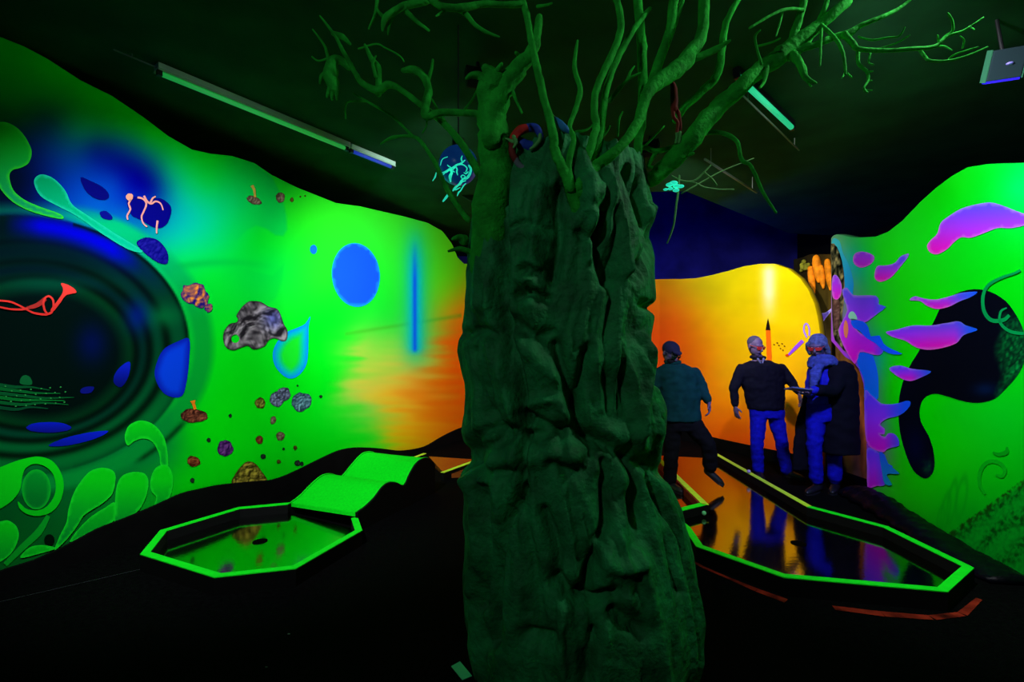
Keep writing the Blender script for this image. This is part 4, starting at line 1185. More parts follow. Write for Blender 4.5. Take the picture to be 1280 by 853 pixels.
# sunken top
prev = nz * nt_
for s_, dz in ((.8, -.02), (.5, -.09), (.2, -.12)):
    st = len(verts)
    for k in range(nt_):
        verts.append((cen[-1, 0] + rad[-1, k] * ux[k] * s_, cen[-1, 1] + rad[-1, k] * uy[k] * s_, vb[-1, k, 2] + dz))
    for k in range(nt_):
        fs.append((prev + k, prev + (k + 1) % nt_, st + (k + 1) % nt_, st + k))
    prev = st
fs.append(tuple(prev + k for k in range(nt_)))
fs.append(tuple(reversed(range(nt_))))
mesh_obj('trunk', verts, fs, BARK, tree, smooth=True)

def branch(path, widths, d0=2.4, d1=2.4, name='branch', m=None, parent=None, knob=0.14, n=9):
    pts = catmull([(x, y, 0) for x, y in path], 5)
    N = len(pts)
    ws = np.interp(np.linspace(0, 1, N), np.linspace(0, 1, len(widths)), widths)
    P3, R3 = [], []
    for i, p in enumerate(pts):
        t = i / (N - 1)
        D = d0 + (d1 - d0) * t + 0.03 * noise.noise(Vector((p.x / 40, p.y / 40, d0)))
        jx = noise.noise(Vector((p.x / 9, p.y / 9, 3.3))) * ws[i] * .12
        P3.append(P(p.x + jx, p.y, D))
        R3.append(max(0.0022, ws[i] / 2 / F * D * (1 + knob * noise.noise(Vector((p.x / 7, p.y / 7, 8.1))))))
    bm = bmesh.new()
    tube_bm(bm, P3, R3, n)
    return bm_obj(name, bm, m or BRANCH, parent or tree, smooth=True)

# left limb and its fork
branch([(608, 330), (613, 270), (619, 205), (617, 160), (614, 125), (613, 100), (607, 86)], [44, 48, 43, 37, 34, 34, 12], 2.22, 2.02, 'limb', BRANCH, n=20)
branch([(614, 175), (618, 140), (630, 110), (648, 86), (664, 66), (671, 45), (674, 22)], [24, 30, 26, 24, 16, 11, 9], 2.07, 2.0, 'limb', n=14)
branch([(608, 105), (600, 95), (590, 94), (583, 98)], [14, 10, 8, 4], 2.05, 2.0)
branch([(614, 100), (622, 88), (627, 80)], [12, 8, 4], 2.05, 2.0)
branch([(640, 112), (645, 125), (652, 141)], [5, 4, 3], 2.05, 1.98, 'twig')
branch([(652, 85), (650, 72), (645, 66)], [10, 6, 4], 2.05, 2.0, 'twig')
branch([(722, 262), (708, 222), (694, 190), (690, 158), (681, 128), (673, 93), (665, 56), (658, 17), (650, -8)], [18, 14, 12, 11, 10, 10, 9, 9, 8], 2.0, 2.0)
branch([(690, 190), (698, 176), (701, 165)], [5, 4, 3], 2.12, 2.1, 'twig')
for i, (p, w) in enumerate([
        ([(655, 5), (630, 6), (605, 5), (574, 10), (549, 7), (535, -3)], [8, 7, 8, 9, 8, 6]), ([(574, 11), (585, 20), (594, 31), (608, 40), (624, 46)], [8, 6, 5, 4, 2]), ([(545, -4), (525, 3), (507, 7), (493, 14), (481, 23), (478, 38)], [9, 9, 9, 9, 8, 3]),
        ([(493, 14), (487, 30), (485, 43)], [7, 4, 2]), ([(505, 12), (520, 26), (536, 38)], [7, 5, 3]), ([(472, -5), (469, 17), (461, 36)], [5, 4, 2]), ([(481, 22), (474, 16), (470, 8)], [6, 4, 2]), ([(560, 10), (552, 16), (545, 20)], [5, 4, 2]), ([(672, 8), (684, 6), (690, 4)], [4, 3, 2])]):
    branch(p, w, 2.0, 1.95, 'branch' if w[0] > 6 else 'twig')
branch([(600, 150), (597, 143), (577, 141), (549, 141), (533, 146), (532, 132), (536, 113), (530, 97), (518, 87), (504, 88)], [9, 8, 8, 9, 10, 11, 10, 10, 9, 6], 2.3, 2.45)
branch([(534, 104), (539, 88), (541, 75)], [6, 4, 3], 2.42, 2.4, 'twig')
branch([(598, 215), (591, 203), (571, 172), (549, 149), (521, 127), (498, 110), (485, 106), (473, 113), (453, 104), (440, 84), (428, 62), (417, 42), (400, 20)], [11, 10, 9, 8, 7, 7, 9, 10, 7, 6, 5, 4, 2], 2.35, 2.6)
branch([(473, 117), (473, 87), (464, 73), (456, 56)], [8, 8, 6, 3], 2.55, 2.5)
branch([(470, 95), (466, 80), (470, 70)], [5, 4, 2], 2.52, 2.48, 'twig')
branch([(436, 84), (427, 76), (418, 76), (413, 88), (415, 102), (417, 112)], [8, 9, 13, 18, 18, 12], 2.58, 2.55)
for p in ([(410, 90), (402, 95), (400, 104)], [(414, 106), (410, 116), (409, 121)], [(417, 108), (415, 119), (415, 124)], [(420, 106), (421, 117), (421, 124)]):
    branch(p, [7, 5, 3], 2.55, 2.54, 'twig')
branch([(413, 80), (409, 68), (405, 56), (391, 37)], [5, 4, 3, 2], 2.56, 2.6, 'twig')
branch([(417, 42), (428, 46), (438, 55)], [6, 7, 3], 2.6, 2.58, 'twig')
branch([(410, 73), (398, 76), (390, 71)], [3, 2, 2], 2.56, 2.6, 'twig')
branch([(585, 275), (572, 258), (560, 239), (546, 208), (535, 189), (524, 175), (512, 170), (490, 172), (476, 180)], [7, 7, 6, 6, 5, 5, 4, 4, 2], 2.6, 2.75)
branch([(516, 171), (500, 154), (487, 143), (459, 127), (442, 117)], [4, 3, 3, 3, 2], 2.7, 2.8, 'twig')
branch([(459, 127), (434, 128), (432, 148)], [2, 2, 2], 2.78, 2.8, 'twig')
branch([(597, 212), (585, 190), (574, 174), (554, 149), (540, 124)], [6, 5, 4, 4, 2], 2.45, 2.5, 'twig')
branch([(577, 141), (590, 125), (600, 105)], [3, 3, 3], 2.35, 2.2, 'twig')
branch([(533, 146), (533, 158), (528, 166)], [3, 2, 2], 2.4, 2.4, 'twig')
branch([(448, 61), (470, 55), (482, 60), (500, 70), (505, 77)], [2, 2, 2, 2, 1.5], 2.7, 2.7, 'twig')
# middle sheaf
branch([(713, 235), (711, 203), (717, 175), (712, 158), (721, 132), (725, 110), (718, 84), (722, 51)], [13, 9, 7, 6, 7, 7, 6, 3], 1.98, 2.15)
branch([(726, 235), (731, 208), (742, 172), (745, 158), (743, 124), (753, 93), (770, 56), (776, 28), (769, -8)], [18, 12, 10, 10, 9, 9, 9, 9, 8], 1.98, 2.2)
branch([(730, 235), (737, 208), (750, 169), (756, 121), (767, 84), (787, 45), (812, 11)], [18, 12, 10, 9, 8, 8, 5], 1.98, 2.35)
branch([(762, 126), (775, 110), (787, 98), (801, 91)], [6, 5, 4, 2], 2.3, 2.28)
branch([(784, 100), (788, 90), (793, 83)], [4, 3, 2], 2.29, 2.28, 'twig')
branch([(728, 240), (738, 214), (773, 186), (798, 152), (807, 121), (821, 104), (849, 84), (862, 68), (877, 42), (881, -8)], [18, 15, 12, 13, 14, 18, 22, 18, 14, 13], 1.98, 2.3, n=12)
branch([(800, 160), (804, 120), (803, 70), (801, 42), (797, -8)], [13, 13, 12, 12, 11], 2.45, 2.4)
branch([(796, 200), (800, 165), (805, 130), (812, 113), (826, 70), (838, 37), (844, -8)], [10, 12, 13, 13, 12, 12, 12], 2.35, 2.3)
branch([(836, 48), (846, 22), (856, -8)], [7, 6, 6], 2.32, 2.3, 'twig')
branch([(832, 98), (848, 84), (863, 76), (894, 62), (912, 51)], [10, 9, 9, 8, 3], 2.3, 2.2)
branch([(845, 150), (855, 135), (871, 121), (884, 108), (894, 98), (901, 80), (902, 65), (908, 28), (927, -8)], [9, 9, 9, 10, 10, 9, 9, 8, 7], 2.5, 2.4)
branch([(720, 165), (734, 162), (742, 154)], [4, 3, 2], 2.22, 2.25, 'twig')
branch([(748, 175), (758, 165), (762, 158)], [5, 4, 3], 2.28, 2.26, 'twig')
branch([(772, 170), (774, 150), (778, 140)], [3, 3, 2], 2.3, 2.28, 'twig')
# great right bough
branch([(815, 225), (835, 206), (860, 180), (891, 141), (919, 115), (950, 87), (978, 68), (1000, 50), (1025, 31), (1058, 3)], [18, 22, 24, 22, 21, 20, 22, 18, 15, 12], 2.35, 2.2, 'limb', n=14)
branch([(984, 66), (990, 50), (999, 23), (1007, -8)], [16, 12, 9, 9], 2.25, 2.2)
branch([(1006, 60), (1018, 38), (1030, 12), (1036, -6)], [7, 6, 6, 6], 2.25, 2.25)
branch([(988, 70), (1004, 60), (1019, 56), (1044, 46), (1061, 42), (1078, 31), (1118, 14), (1142, -4)], [12, 9, 8, 8, 10, 6, 5, 3], 2.24, 2.15)
branch([(1056, 43), (1066, 54), (1073, 61), (1106, 63), (1140, 61), (1168, 58), (1185, 45), (1205, 38), (1229, 22)], [8, 7, 6, 5, 5, 4.5, 4, 3, 2], 2.18, 2.1)
for p, w in (([(1150, 62), (1156, 71), (1164, 76), (1185, 76), (1208, 70), (1234, 59)], [4, 4, 3.5, 3, 2.5, 2]), ([(1171, 57), (1182, 45), (1191, 38), (1190, 25), (1185, 17)], [3.5, 3, 3, 2.5, 2]), ([(1185, 76), (1194, 68), (1222, 59)], [3, 2.5, 2]), ([(1073, 62), (1073, 79), (1084, 90), (1085, 101), (1080, 110), (1084, 116)], [5, 4, 4, 3, 3, 2]),
             ([(1084, 90), (1091, 89)], [3, 1.5]), ([(1085, 101), (1090, 101)], [3, 1.5]), ([(1081, 113), (1090, 113)], [3, 1.5]), ([(1026, 31), (1044, 48), (1054, 68), (1057, 93)], [5, 4.5, 4, 3]), ([(1057, 90), (1052, 98)], [3, 1.5]), ([(1057, 90), (1065, 97)], [3, 1.5]),
             ([(1004, 13), (990, 11), (977, 13), (960, 21), (937, 35)], [5, 4, 4, 3.5, 3]), ([(1027, 34), (1026, 56), (1025, 82)], [4, 3, 2]), ([(1073, 46), (1090, 50), (1109, 47), (1124, 45), (1131, 34)], [2.5, 2.5, 2.5, 2.5, 1.5]), ([(1095, 62), (1120, 54), (1137, 44)], [3, 2, 1.5]),
             ([(1168, 58), (1180, 58), (1190, 63)], [3, 2.5, 1.5]), ([(1173, 52), (1172, 44)], [2.5, 1.5]), ([(1088, 66), (1086, 78), (1092, 81)], [3, 2, 1.5]), ([(1205, 38), (1212, 34), (1218, 37)], [2.5, 2, 1.5]), ([(1203, 60), (1205, 50), (1200, 45)], [2, 1.8, 1.2]),
             ([(978, 16), (975, 28), (970, 45)], [3, 3, 2]), ([(952, 80), (946, 60), (944, 45), (950, 38)], [3.5, 3, 3, 2]), ([(946, 58), (965, 53), (975, 48)], [3, 2.5, 2])):
    branch(p, w, 2.2, 2.12, 'twig', n=7)
branch([(992, 68), (1002, 84), (1007, 97), (1020, 104)], [11, 9, 7, 3], 2.22, 2.15)
branch([(1004, 92), (1010, 102), (1014, 108)], [6, 4, 2], 2.2, 2.15, 'twig')
branch([(862, 184), (868, 176), (885, 166), (905, 167), (922, 178), (927, 200), (939, 208), (953, 239), (970, 266)], [8, 6, 5.5, 5.5, 5, 5, 4.5, 4, 3], 2.4, 2.3)
branch([(793, 193), (804, 184), (821, 189), (848, 182)], [6, 6, 6, 6], 2.5, 2.4)
branch([(821, 189), (814, 200), (811, 208), (820, 210)], [5, 5, 5, 4], 2.45, 2.42, 'twig')
branch([(806, 183), (818, 170), (830, 158)], [3, 2.5, 2], 2.5, 2.55, 'twig')
branch([(958, 84), (956, 100), (950, 110)], [8, 5, 3], 2.24, 2.2, 'twig')
branch([(840, 200), (852, 196), (866, 192)], [8, 6, 4], 2.38, 2.3, 'twig')
branch([(580, 300), (574, 297), (566, 299)], [14, 9, 4], 2.4, 2.35)
branch([(585, 314), (574, 311), (561, 314)], [8, 6, 3], 2.4, 2.35, 'twig')

# hanging twigs behind the bough
HANGT = mat('grey_green_twig', (120, 170, 110), rough=0.8, spec=0.1)
CYAN = mat('cyan_added_glow', (60, 235, 200), rough=0.6, spec=0.1, emit=(40, 225, 190), emit_str=0.7)  # emission added to brighten the cyan, since no lamp reaches it
def sprig(name, label, strokes, depth, m, cat='ornament', blobs=()):
    cx = sum(s[0][0][0] for s in strokes) / len(strokes); cy = sum(s[0][0][1] for s in strokes) / len(strokes)
    e = empty(name, P(cx, cy, depth))
    tag(e, label, cat)
    for i, (p, w) in enumerate(strokes):
        branch(p, w, depth + 0.05 * math.sin(i * 2.1), depth + 0.05 * math.cos(i * 1.7), 'twig', m, e, n=6)
    for i, (x, y, r) in enumerate(blobs):
        bm = bmesh.new()
        ball_bm(bm, P(x, y, depth - .02), r / F * depth, (1.2, 1, .7), seg=10)
        bm_obj('blossom', bm, m, e, smooth=True)
    return e
g5 = lambda pts: cr(540, 180, 5.69, pts)
sprig('added_glow_coral_sprig', 'cyan coral-like sprig with added glow in front of the blue globe left of trunk', [
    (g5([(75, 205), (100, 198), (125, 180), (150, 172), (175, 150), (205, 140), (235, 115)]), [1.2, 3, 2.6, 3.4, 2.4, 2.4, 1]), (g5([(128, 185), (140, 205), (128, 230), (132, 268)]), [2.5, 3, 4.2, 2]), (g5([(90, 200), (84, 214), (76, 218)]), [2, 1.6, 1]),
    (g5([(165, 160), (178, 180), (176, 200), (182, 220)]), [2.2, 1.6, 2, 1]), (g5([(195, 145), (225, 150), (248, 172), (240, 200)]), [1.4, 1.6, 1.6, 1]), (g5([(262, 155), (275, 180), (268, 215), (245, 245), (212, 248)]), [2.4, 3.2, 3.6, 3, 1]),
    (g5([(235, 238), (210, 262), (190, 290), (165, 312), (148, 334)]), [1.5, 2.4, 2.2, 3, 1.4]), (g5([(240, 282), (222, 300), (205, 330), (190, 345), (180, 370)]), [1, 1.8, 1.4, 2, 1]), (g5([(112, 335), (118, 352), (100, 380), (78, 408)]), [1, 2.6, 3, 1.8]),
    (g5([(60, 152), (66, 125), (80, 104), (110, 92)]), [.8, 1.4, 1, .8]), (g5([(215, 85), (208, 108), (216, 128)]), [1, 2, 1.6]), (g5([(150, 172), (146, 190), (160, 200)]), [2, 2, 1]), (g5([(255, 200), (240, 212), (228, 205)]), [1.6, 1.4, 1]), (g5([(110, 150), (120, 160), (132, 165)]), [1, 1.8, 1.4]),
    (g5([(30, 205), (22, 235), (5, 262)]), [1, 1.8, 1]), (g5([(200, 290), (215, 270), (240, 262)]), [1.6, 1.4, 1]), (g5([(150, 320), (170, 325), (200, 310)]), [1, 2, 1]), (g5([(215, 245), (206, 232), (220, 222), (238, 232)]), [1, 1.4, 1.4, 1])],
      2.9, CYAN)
sprig('added_glow_blossom_twig', 'cyan blossom clump with added glow on a hanging twig right of the trunk', [([(849, 220), (848, 235), (845, 260), (842, 282), (834, 304)], [2.5, 3, 2.5, 2.5, 2]), ([(840, 220), (852, 226), (868, 226), (880, 215), (888, 207)], [2, 2.5, 2.5, 2.5, 2]), ([(880, 215), (890, 224), (896, 232)], [2, 3, 2]), ([(852, 226), (870, 229), (880, 234), (900, 237), (917, 237)], [2, 2, 2, 2, 2]), ([(852, 242), (866, 234), (900, 215), (942, 198)], [2, 1.8, 1.5, 1.2])],
      2.75, HANGT, blobs=())
e = bpy.data.objects['added_glow_blossom_twig']
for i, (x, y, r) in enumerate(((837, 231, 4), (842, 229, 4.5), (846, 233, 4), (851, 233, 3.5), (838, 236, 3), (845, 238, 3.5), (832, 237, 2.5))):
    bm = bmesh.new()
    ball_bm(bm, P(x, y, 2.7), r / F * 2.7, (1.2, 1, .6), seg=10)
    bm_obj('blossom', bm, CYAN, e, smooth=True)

# ------------------------------------------------------------------ creatures in the tree
def tube_px(path, widths, depth, m, name, parent, n=12):
    return branch(path, widths, depth, depth, name, m, parent, knob=0.05, n=n)
CRED = mat('creature_red', (190, 40, 36), rough=0.6); CBLUE = mat('creature_blue', (36, 66, 180), rough=0.6); CGRN = mat('creature_green', (90, 170, 90), rough=0.6); CMAR = mat('creature_maroon', (110, 40, 34), rough=0.7, noise_amt=.5, noise_scale=25)
cr_ = empty('creature_figure', P(660, 205, 2.1))
tag(cr_, 'curled red and blue creature figure perched on the trunk top', 'figure')
tube_px([(639, 180), (643, 170), (650, 163), (660, 160)], [8, 11, 12, 10], 2.08, CRED, 'head', cr_)
tube_px([(658, 160), (668, 160), (674, 165), (676, 172)], [10, 11, 9, 7], 2.08, CBLUE, 'back', cr_)
tube_px([(675, 169), (674, 176), (668, 183), (663, 186)], [5, 5, 5, 3], 2.07, CGRN, 'foreleg', cr_)
tube_px([(646, 176), (654, 181), (664, 184), (680, 187)], [11, 16, 14, 14], 2.12, CBLUE, 'body', cr_)
tube_px([(640, 180), (640, 190), (644, 200)], [9, 9, 8], 2.07, CMAR, 'tail', cr_)
tube_px([(644, 199), (650, 208), (657, 211), (662, 208)], [8, 8, 7, 5], 2.07, mat('creature_grey', (110, 120, 130), rough=.6), 'tail_tip', cr_)
tube_px([(641, 178), (637, 175), (632, 173)], [6, 4, 1], 2.06, CGRN, 'beak', cr_)
tube_px([(642, 171), (645, 178), (642, 184)], [5, 5, 3], 2.05, CGRN, 'cheek', cr_)
bl = empty('blue_leaf_ornament', P(702, 158, 2.08))
tag(bl, 'small pointed blue leaf ornament on a branch right of the creature', 'ornament')
tube_px([(694, 148), (700, 155), (706, 161), (713, 167)], [4, 9, 9, 2], 2.05, mat('leaf_blue', (40, 120, 190), rough=.6), 'leaf', bl)
tube_px([(694, 148), (691, 144)], [2, 2], 2.05, CGRN, 'stalk', bl)
hf = empty('hanging_figure', P(844, 165, 2.3))
tag(hf, 'thin dark red long-legged figure hanging among the right branches', 'figure')
HR = mat('hanging_red', (120, 34, 26), rough=0.7, noise_amt=.3, noise_scale=20)
tube_px([(840, 103), (842, 112), (843, 126), (843, 136)], [5, 9, 10, 8], 2.28, HR, 'body', hf)
tube_px([(841, 134), (842, 146), (847, 153), (846, 166)], [5, 4.5, 4, 4], 2.28, HR, 'leg', hf)
tube_px([(845, 134), (849, 146), (850, 156), (850, 166)], [5, 4.5, 4, 4], 2.3, HR, 'leg', hf)
for x in (846, 850):
    tube_px([(x, 166), (x, 172), (x - 1, 178)], [4, 3.5, 4], 2.28, CGRN, 'foot', hf)

# ------------------------------------------------------------------ lamps
FIX = mat('fixture_black', (14, 15, 18), rough=0.5, spec=0.3)
ENAMEL = mat('fixture_enamel', (150, 190, 165), rough=0.35, spec=0.4)
LENSV = mat('uv_lens', (40, 30, 90), rough=0.2, emit=(80, 60, 255), emit_str=1.2)
def flood(name, pos, aim, watts, cone, blend_, col):  # housing and lens built around an added spot, no lamp seen there
    pos, aim = Vector(pos), Vector(aim)
    d = (aim - pos).normalized()
    q = d.to_track_quat('-Z', 'Y')
    M = q.to_matrix().to_4x4()
    r = empty('unseen_flood_lamp', (pos.x, pos.y, CZ))
    where = {'left_near': 'added black ceiling flood lamp aimed at the near end of the tunnel mural', 'left_far': 'added black ceiling flood lamp aimed at the far end of the tunnel mural', 'right': 'added black ceiling flood lamp aimed at the magenta coral mural',
             'orange': 'added black ceiling flood lamp aimed at the orange mural', 'people': 'unseen blue ceiling flood lamp aimed at the players', 'bough': 'added black ceiling fill lamp beside the great right bough', 'tree': 'added black ceiling fill lamp behind the viewer aimed at the trunk'}[name]
    tag(r, where, 'lamp', 'unseen ceiling flood lamps')
    bm = bmesh.new()
    box_bm(bm, pos - d * 0.05, (0.2, 0.15, 0.07), M=M)
    bm_obj('housing', bm, FIX, r, bevel=0.008)
    bm = bmesh.new()
    box_bm(bm, pos - d * 0.012, (0.17, 0.12, 0.008), M=M)
    bm_obj('lens', bm, LENSV, r)
    bm = bmesh.new()
    cyl_bm(bm, (pos.x, pos.y, CZ), pos - d * .07, 0.012, 10)
    bm_obj('bracket', bm, FIX, r)
    L = bpy.data.lights.new('unseen_flood_light', 'SPOT')
    L.energy = watts; L.spot_size = math.radians(cone); L.spot_blend = blend_; L.color = col; L.shadow_soft_size = 0.09
    lo = bpy.data.objects.new('unseen_flood_light', L)
    lo.location = pos + d * 0.03
    lo.rotation_euler = q.to_euler()
    C.objects.link(lo); lo.parent = r; lo.matrix_parent_inverse = r.matrix_basis.inverted()
for fdef in ADDED_FLOODS:
    flood(*fdef)

def batten(label, a, b, w, tube_m, body_m, drop=0.0, tube_r=0.018):
    a, b = Vector(a), Vector(b)
    r = empty('tube_lamp', ((a.x + b.x) / 2, (a.y + b.y) / 2, CZ))
    tag(r, label, 'lamp')
    d = (b - a).normalized(); side = Vector((-d.y, d.x, 0)).normalized()
    L = (b - a).length
    rz = math.atan2(d.y, d.x)
    bm = bmesh.new()
    box_bm(bm, (a + b) / 2 + Vector((0, 0, .045)), (L, w, .05), rz)
    bm_obj('housing', bm, body_m, r, bevel=0.006)
    for s in (-1, 1):                                   # sloping reflector wings
        c = (a + b) / 2 + side * s * w * .42 + Vector((0, 0, .015))
        bm = bmesh.new()
        box_bm(bm, c, (L, w * .28, .006), M=Matrix.Rotation(rz, 4, 'Z') @ Matrix.Rotation(-s * .7, 4, 'X'))
        bm_obj('reflector', bm, body_m, r)
    bm = bmesh.new()
    cyl_bm(bm, a + d * .04, b - d * .04, tube_r, 12)
    bm_obj('tube', bm, tube_m, r, smooth=True)
    for p in (a + d * .02, b - d * .02):
        bm = bmesh.new(); box_bm(bm, p + Vector((0, 0, .01)), (.03, .04, .06), rz)
        bm_obj('end_cap', bm, FIX, r)
    for t in (.15, .85):
        p = a.lerp(b, t)
        bm = bmesh.new(); cyl_bm(bm, p + Vector((0, 0, .06)), (p.x, p.y, CZ), .006, 8)
        bm_obj('hanger', bm, FIX, r)
    return r
UVT = mat('blacklight_tube', (40, 60, 120), rough=0.15, emit=(30, 60, 200), emit_str=0.5)
CYT = mat('cyan_tube', (80, 200, 160), rough=0.3, emit=(36, 190, 130), emit_str=0.9)
a0, b0 = PZ(195, 90, 3.6), PZ(435, 187, 3.6)
batten('long pale tube lamp hanging along the top of the tunnel mural', a0, b0, .09, mat('dim_tube', (120, 190, 140), rough=0.3, emit=(20, 150, 60), emit_str=.7), ENAMEL)
batten('short blue-glowing tube lamp continuing the long lamp toward the trunk', PZ(437, 188, 3.6), PZ(492, 210, 3.6), .07, UVT, ENAMEL)
batten('cyan-lit tube lamp under the dark ceiling right of the tree', PZ(920, 94, 3.6), PZ(991, 161, 3.6), .05, CYT, FIX, tube_r=.022)
# conduits
PIPE = mat('grey_conduit', (110, 120, 110), rough=0.5, spec=0.3)
for lab, a, b, r_ in (('thin grey conduit running beside the cyan tube lamp', PZ(926, 117, 3.58), PZ(999, 188, 3.58), .007), ('thin pale rod crossing below the cyan tube lamp', PZ(881, 199, 3.5), PZ(946, 241, 3.5), .012), ('thin dark conduit beside the long lamp over the mural', PZ(142, 62, 3.63), PZ(330, 140, 3.63), .006)):
    e = empty('conduit', ((a.x + b.x) / 2, (a.y + b.y) / 2, CZ)); tag(e, lab, 'pipe')
    bm = bmesh.new(); cyl_bm(bm, a, b, r_, 8); bm_obj('pipe', bm, PIPE, e, smooth=True)
    for t in (.1, .9):
        p = a.lerp(b, t); bm = bmesh.new(); cyl_bm(bm, p, (p.x, p.y, CZ - .004), .004, 6); bm_obj('clip', bm, PIPE, e)

# blue flood by the right wall, upper right corner
fp = P(1256, 80, 3.0)
e = empty('blue_flood_lamp', (fp.x, fp.y, CZ))
tag(e, 'square black flood lamp with blue glowing edge in the upper right corner', 'lamp')
M = Matrix.Rotation(math.radians(-20), 4, 'Z') @ Matrix.Rotation(math.radians(118), 4, 'X')
bm = bmesh.new(); box_bm(bm, fp, (.17, .17, .06), M=M); bm_obj('housing', bm, mat('fixture_teal', (30, 44, 50), rough=.4), e, bevel=.006)
bm = bmesh.new(); box_bm(bm, fp + (M @ Vector((0, -.088, .0))), (.165, .02, .05), M=M)
bm_obj('lens', bm, mat('blue_led', (30, 20, 160), emit=(36, 10, 235), emit_str=1.0), e)
for s in (-1, 1):
    bm = bmesh.new(); box_bm(bm, fp + (M @ Vector((s * .09, 0, .0))), (.006, .18, .062), M=M)
    bm_obj('side_bracket', bm, mat('bracket_green', (40, 90, 66), rough=.4), e)
bm = bmesh.new(); ball_bm(bm, fp + (M @ Vector((.01, 0, .03))), .018, (1, 1, .4)); bm_obj('sensor', bm, mat('sensor_violet', (120, 110, 190), emit=(90, 80, 170), emit_str=.4), e, smooth=True)
bm = bmesh.new(); cyl_bm(bm, fp, (fp.x, fp.y + .05, CZ), .01, 8); bm_obj('bracket', bm, FIX, e)

# blue globe lamp behind the left twigs
gp = P(573, 207, 3.1)
e = empty('globe_lamp', (gp.x, gp.y, CZ))
tag(e, 'dim round blue globe lamp hanging behind the cyan sprig', 'lamp')
bm = bmesh.new(); ball_bm(bm, gp, .125, seg=32); bm_obj('globe', bm, mat('globe_glass', (10, 40, 80), rough=.3, emit=(4, 44, 100), emit_str=.55), e, smooth=True)
bm = bmesh.new(); cyl_bm(bm, gp + Vector((0, 0, .11)), gp + Vector((0, 0, .17)), .04, 16); bm_obj('cap', bm, FIX, e)
bm = bmesh.new(); cyl_bm(bm, gp + Vector((0, 0, .17)), (gp.x, gp.y, CZ), .005, 8); bm_obj('cord', bm, FIX, e)

# blue LED battens hidden behind the orange panel's top, washing the far wall
for lab, (x0, y0), (x1, y1) in (('blue light strip behind the left part of the orange panel', (1.2, 10.25), (2.7, 10.05)), ('blue light strip behind the right part of the orange panel', (3.05, 9.3), (3.65, 7.9))):
    e = empty('light_strip', ((x0 + x1) / 2, (y0 + y1) / 2, 2.55)); tag(e, lab, 'lamp')
    bm = bmesh.new(); cyl_bm(bm, (x0, y0, 2.6), (x1, y1, 2.6), .03, 10)
    bm_obj('tube', bm, mat('blue_strip', (10, 10, 120), emit=(6, 8, 255), emit_str=80.0), e)
    bm = bmesh.new()
    for x, y in ((x0, y0), (x1, y1)): cyl_bm(bm, (x, y, 0), (x, y, 2.6), .012, 8)
    bm_obj('stand', bm, FIX, e)

# ------------------------------------------------------------------ people
SKIN = mat('skin', (84, 66, 92), rough=0.6, spec=0.3)
def loft(bm, rings, n=24):
    rs = []
    for c, rx, ry in rings:
        c = Vector(c)
        rs.append([bm.verts.new(c + Vector((math.cos(2 * PI * k / n) * rx, math.sin(2 * PI * k / n) * ry, 0))) for k in range(n)])
    for a, b in zip(rs[:-1], rs[1:]):
        for k in range(n):
            bm.faces.new((a[k], a[(k + 1) % n], b[(k + 1) % n], b[k]))
    bm.faces.new(rs[0][::-1]); bm.faces.new(rs[-1])

def wrinkle(o, amt, sc, seed=0.0):
    me = o.data
    nv = len(me.vertices)
    co = np.empty(nv * 3); me.vertices.foreach_get('co', co); co = co.reshape(-1, 3)
    nr_ = np.empty(nv * 3); me.vertices.foreach_get('normal', nr_); nr_ = nr_.reshape(-1, 3)
    d = np.array([noise.noise(Vector((x * sc, y * sc, z * sc * 1.6 + seed))) + .5 * noise.noise(Vector((x * sc * 2.5, y * sc * 2.5, z * sc * 3 + seed))) for x, y, z in co])
    co += nr_ * d[:, None] * amt
    me.vertices.foreach_set('co', co.ravel())
    me.update()

def head_shapes(bm, c, yaw, pitch, roll=0.0, s=1.0):
    """skull, jaw, nose, brow, lips and ears; yaw 0 faces the viewer (-y), positive turns to image right"""
    M = Matrix.Translation(Vector(c)) @ Matrix.Rotation(yaw, 4, 'Z') @ Matrix.Rotation(roll, 4, 'Y') @ Matrix.Rotation(pitch, 4, 'X')
    T = lambda x, y, z: M @ Vector((x * s, y * s, z * s))
    R = M.to_3x3().to_4x4()
    ball_bm(bm, T(0, .012, .03), 1, (.076 * s, .096 * s, .092 * s), 20, R)
    ball_bm(bm, T(0, -.022, -.035), 1, (.062 * s, .072 * s, .078 * s), 18, R)
    ball_bm(bm, T(0, -.058, -.092), 1, (.03 * s, .026 * s, .022 * s), 12, R)
    tube_bm(bm, [T(0, -.088, .012), T(0, -.106, -.018), T(0, -.112, -.033)], [.009 * s, .013 * s, .015 * s], 8)
    tube_bm(bm, [T(-.045, -.075, .022), T(0, -.09, .026), T(.045, -.075, .022)], [.011 * s] * 3, 8)
    tube_bm(bm, [T(-.022, -.088, -.062), T(0, -.095, -.06), T(.022, -.088, -.062)], [.007 * s, .009 * s, .007 * s], 8)
    for k in (-1, 1):
        ball_bm(bm, T(k * .079, .012, -.008), 1, (.011 * s, .02 * s, .032 * s), 10, R)
    return M, T, R

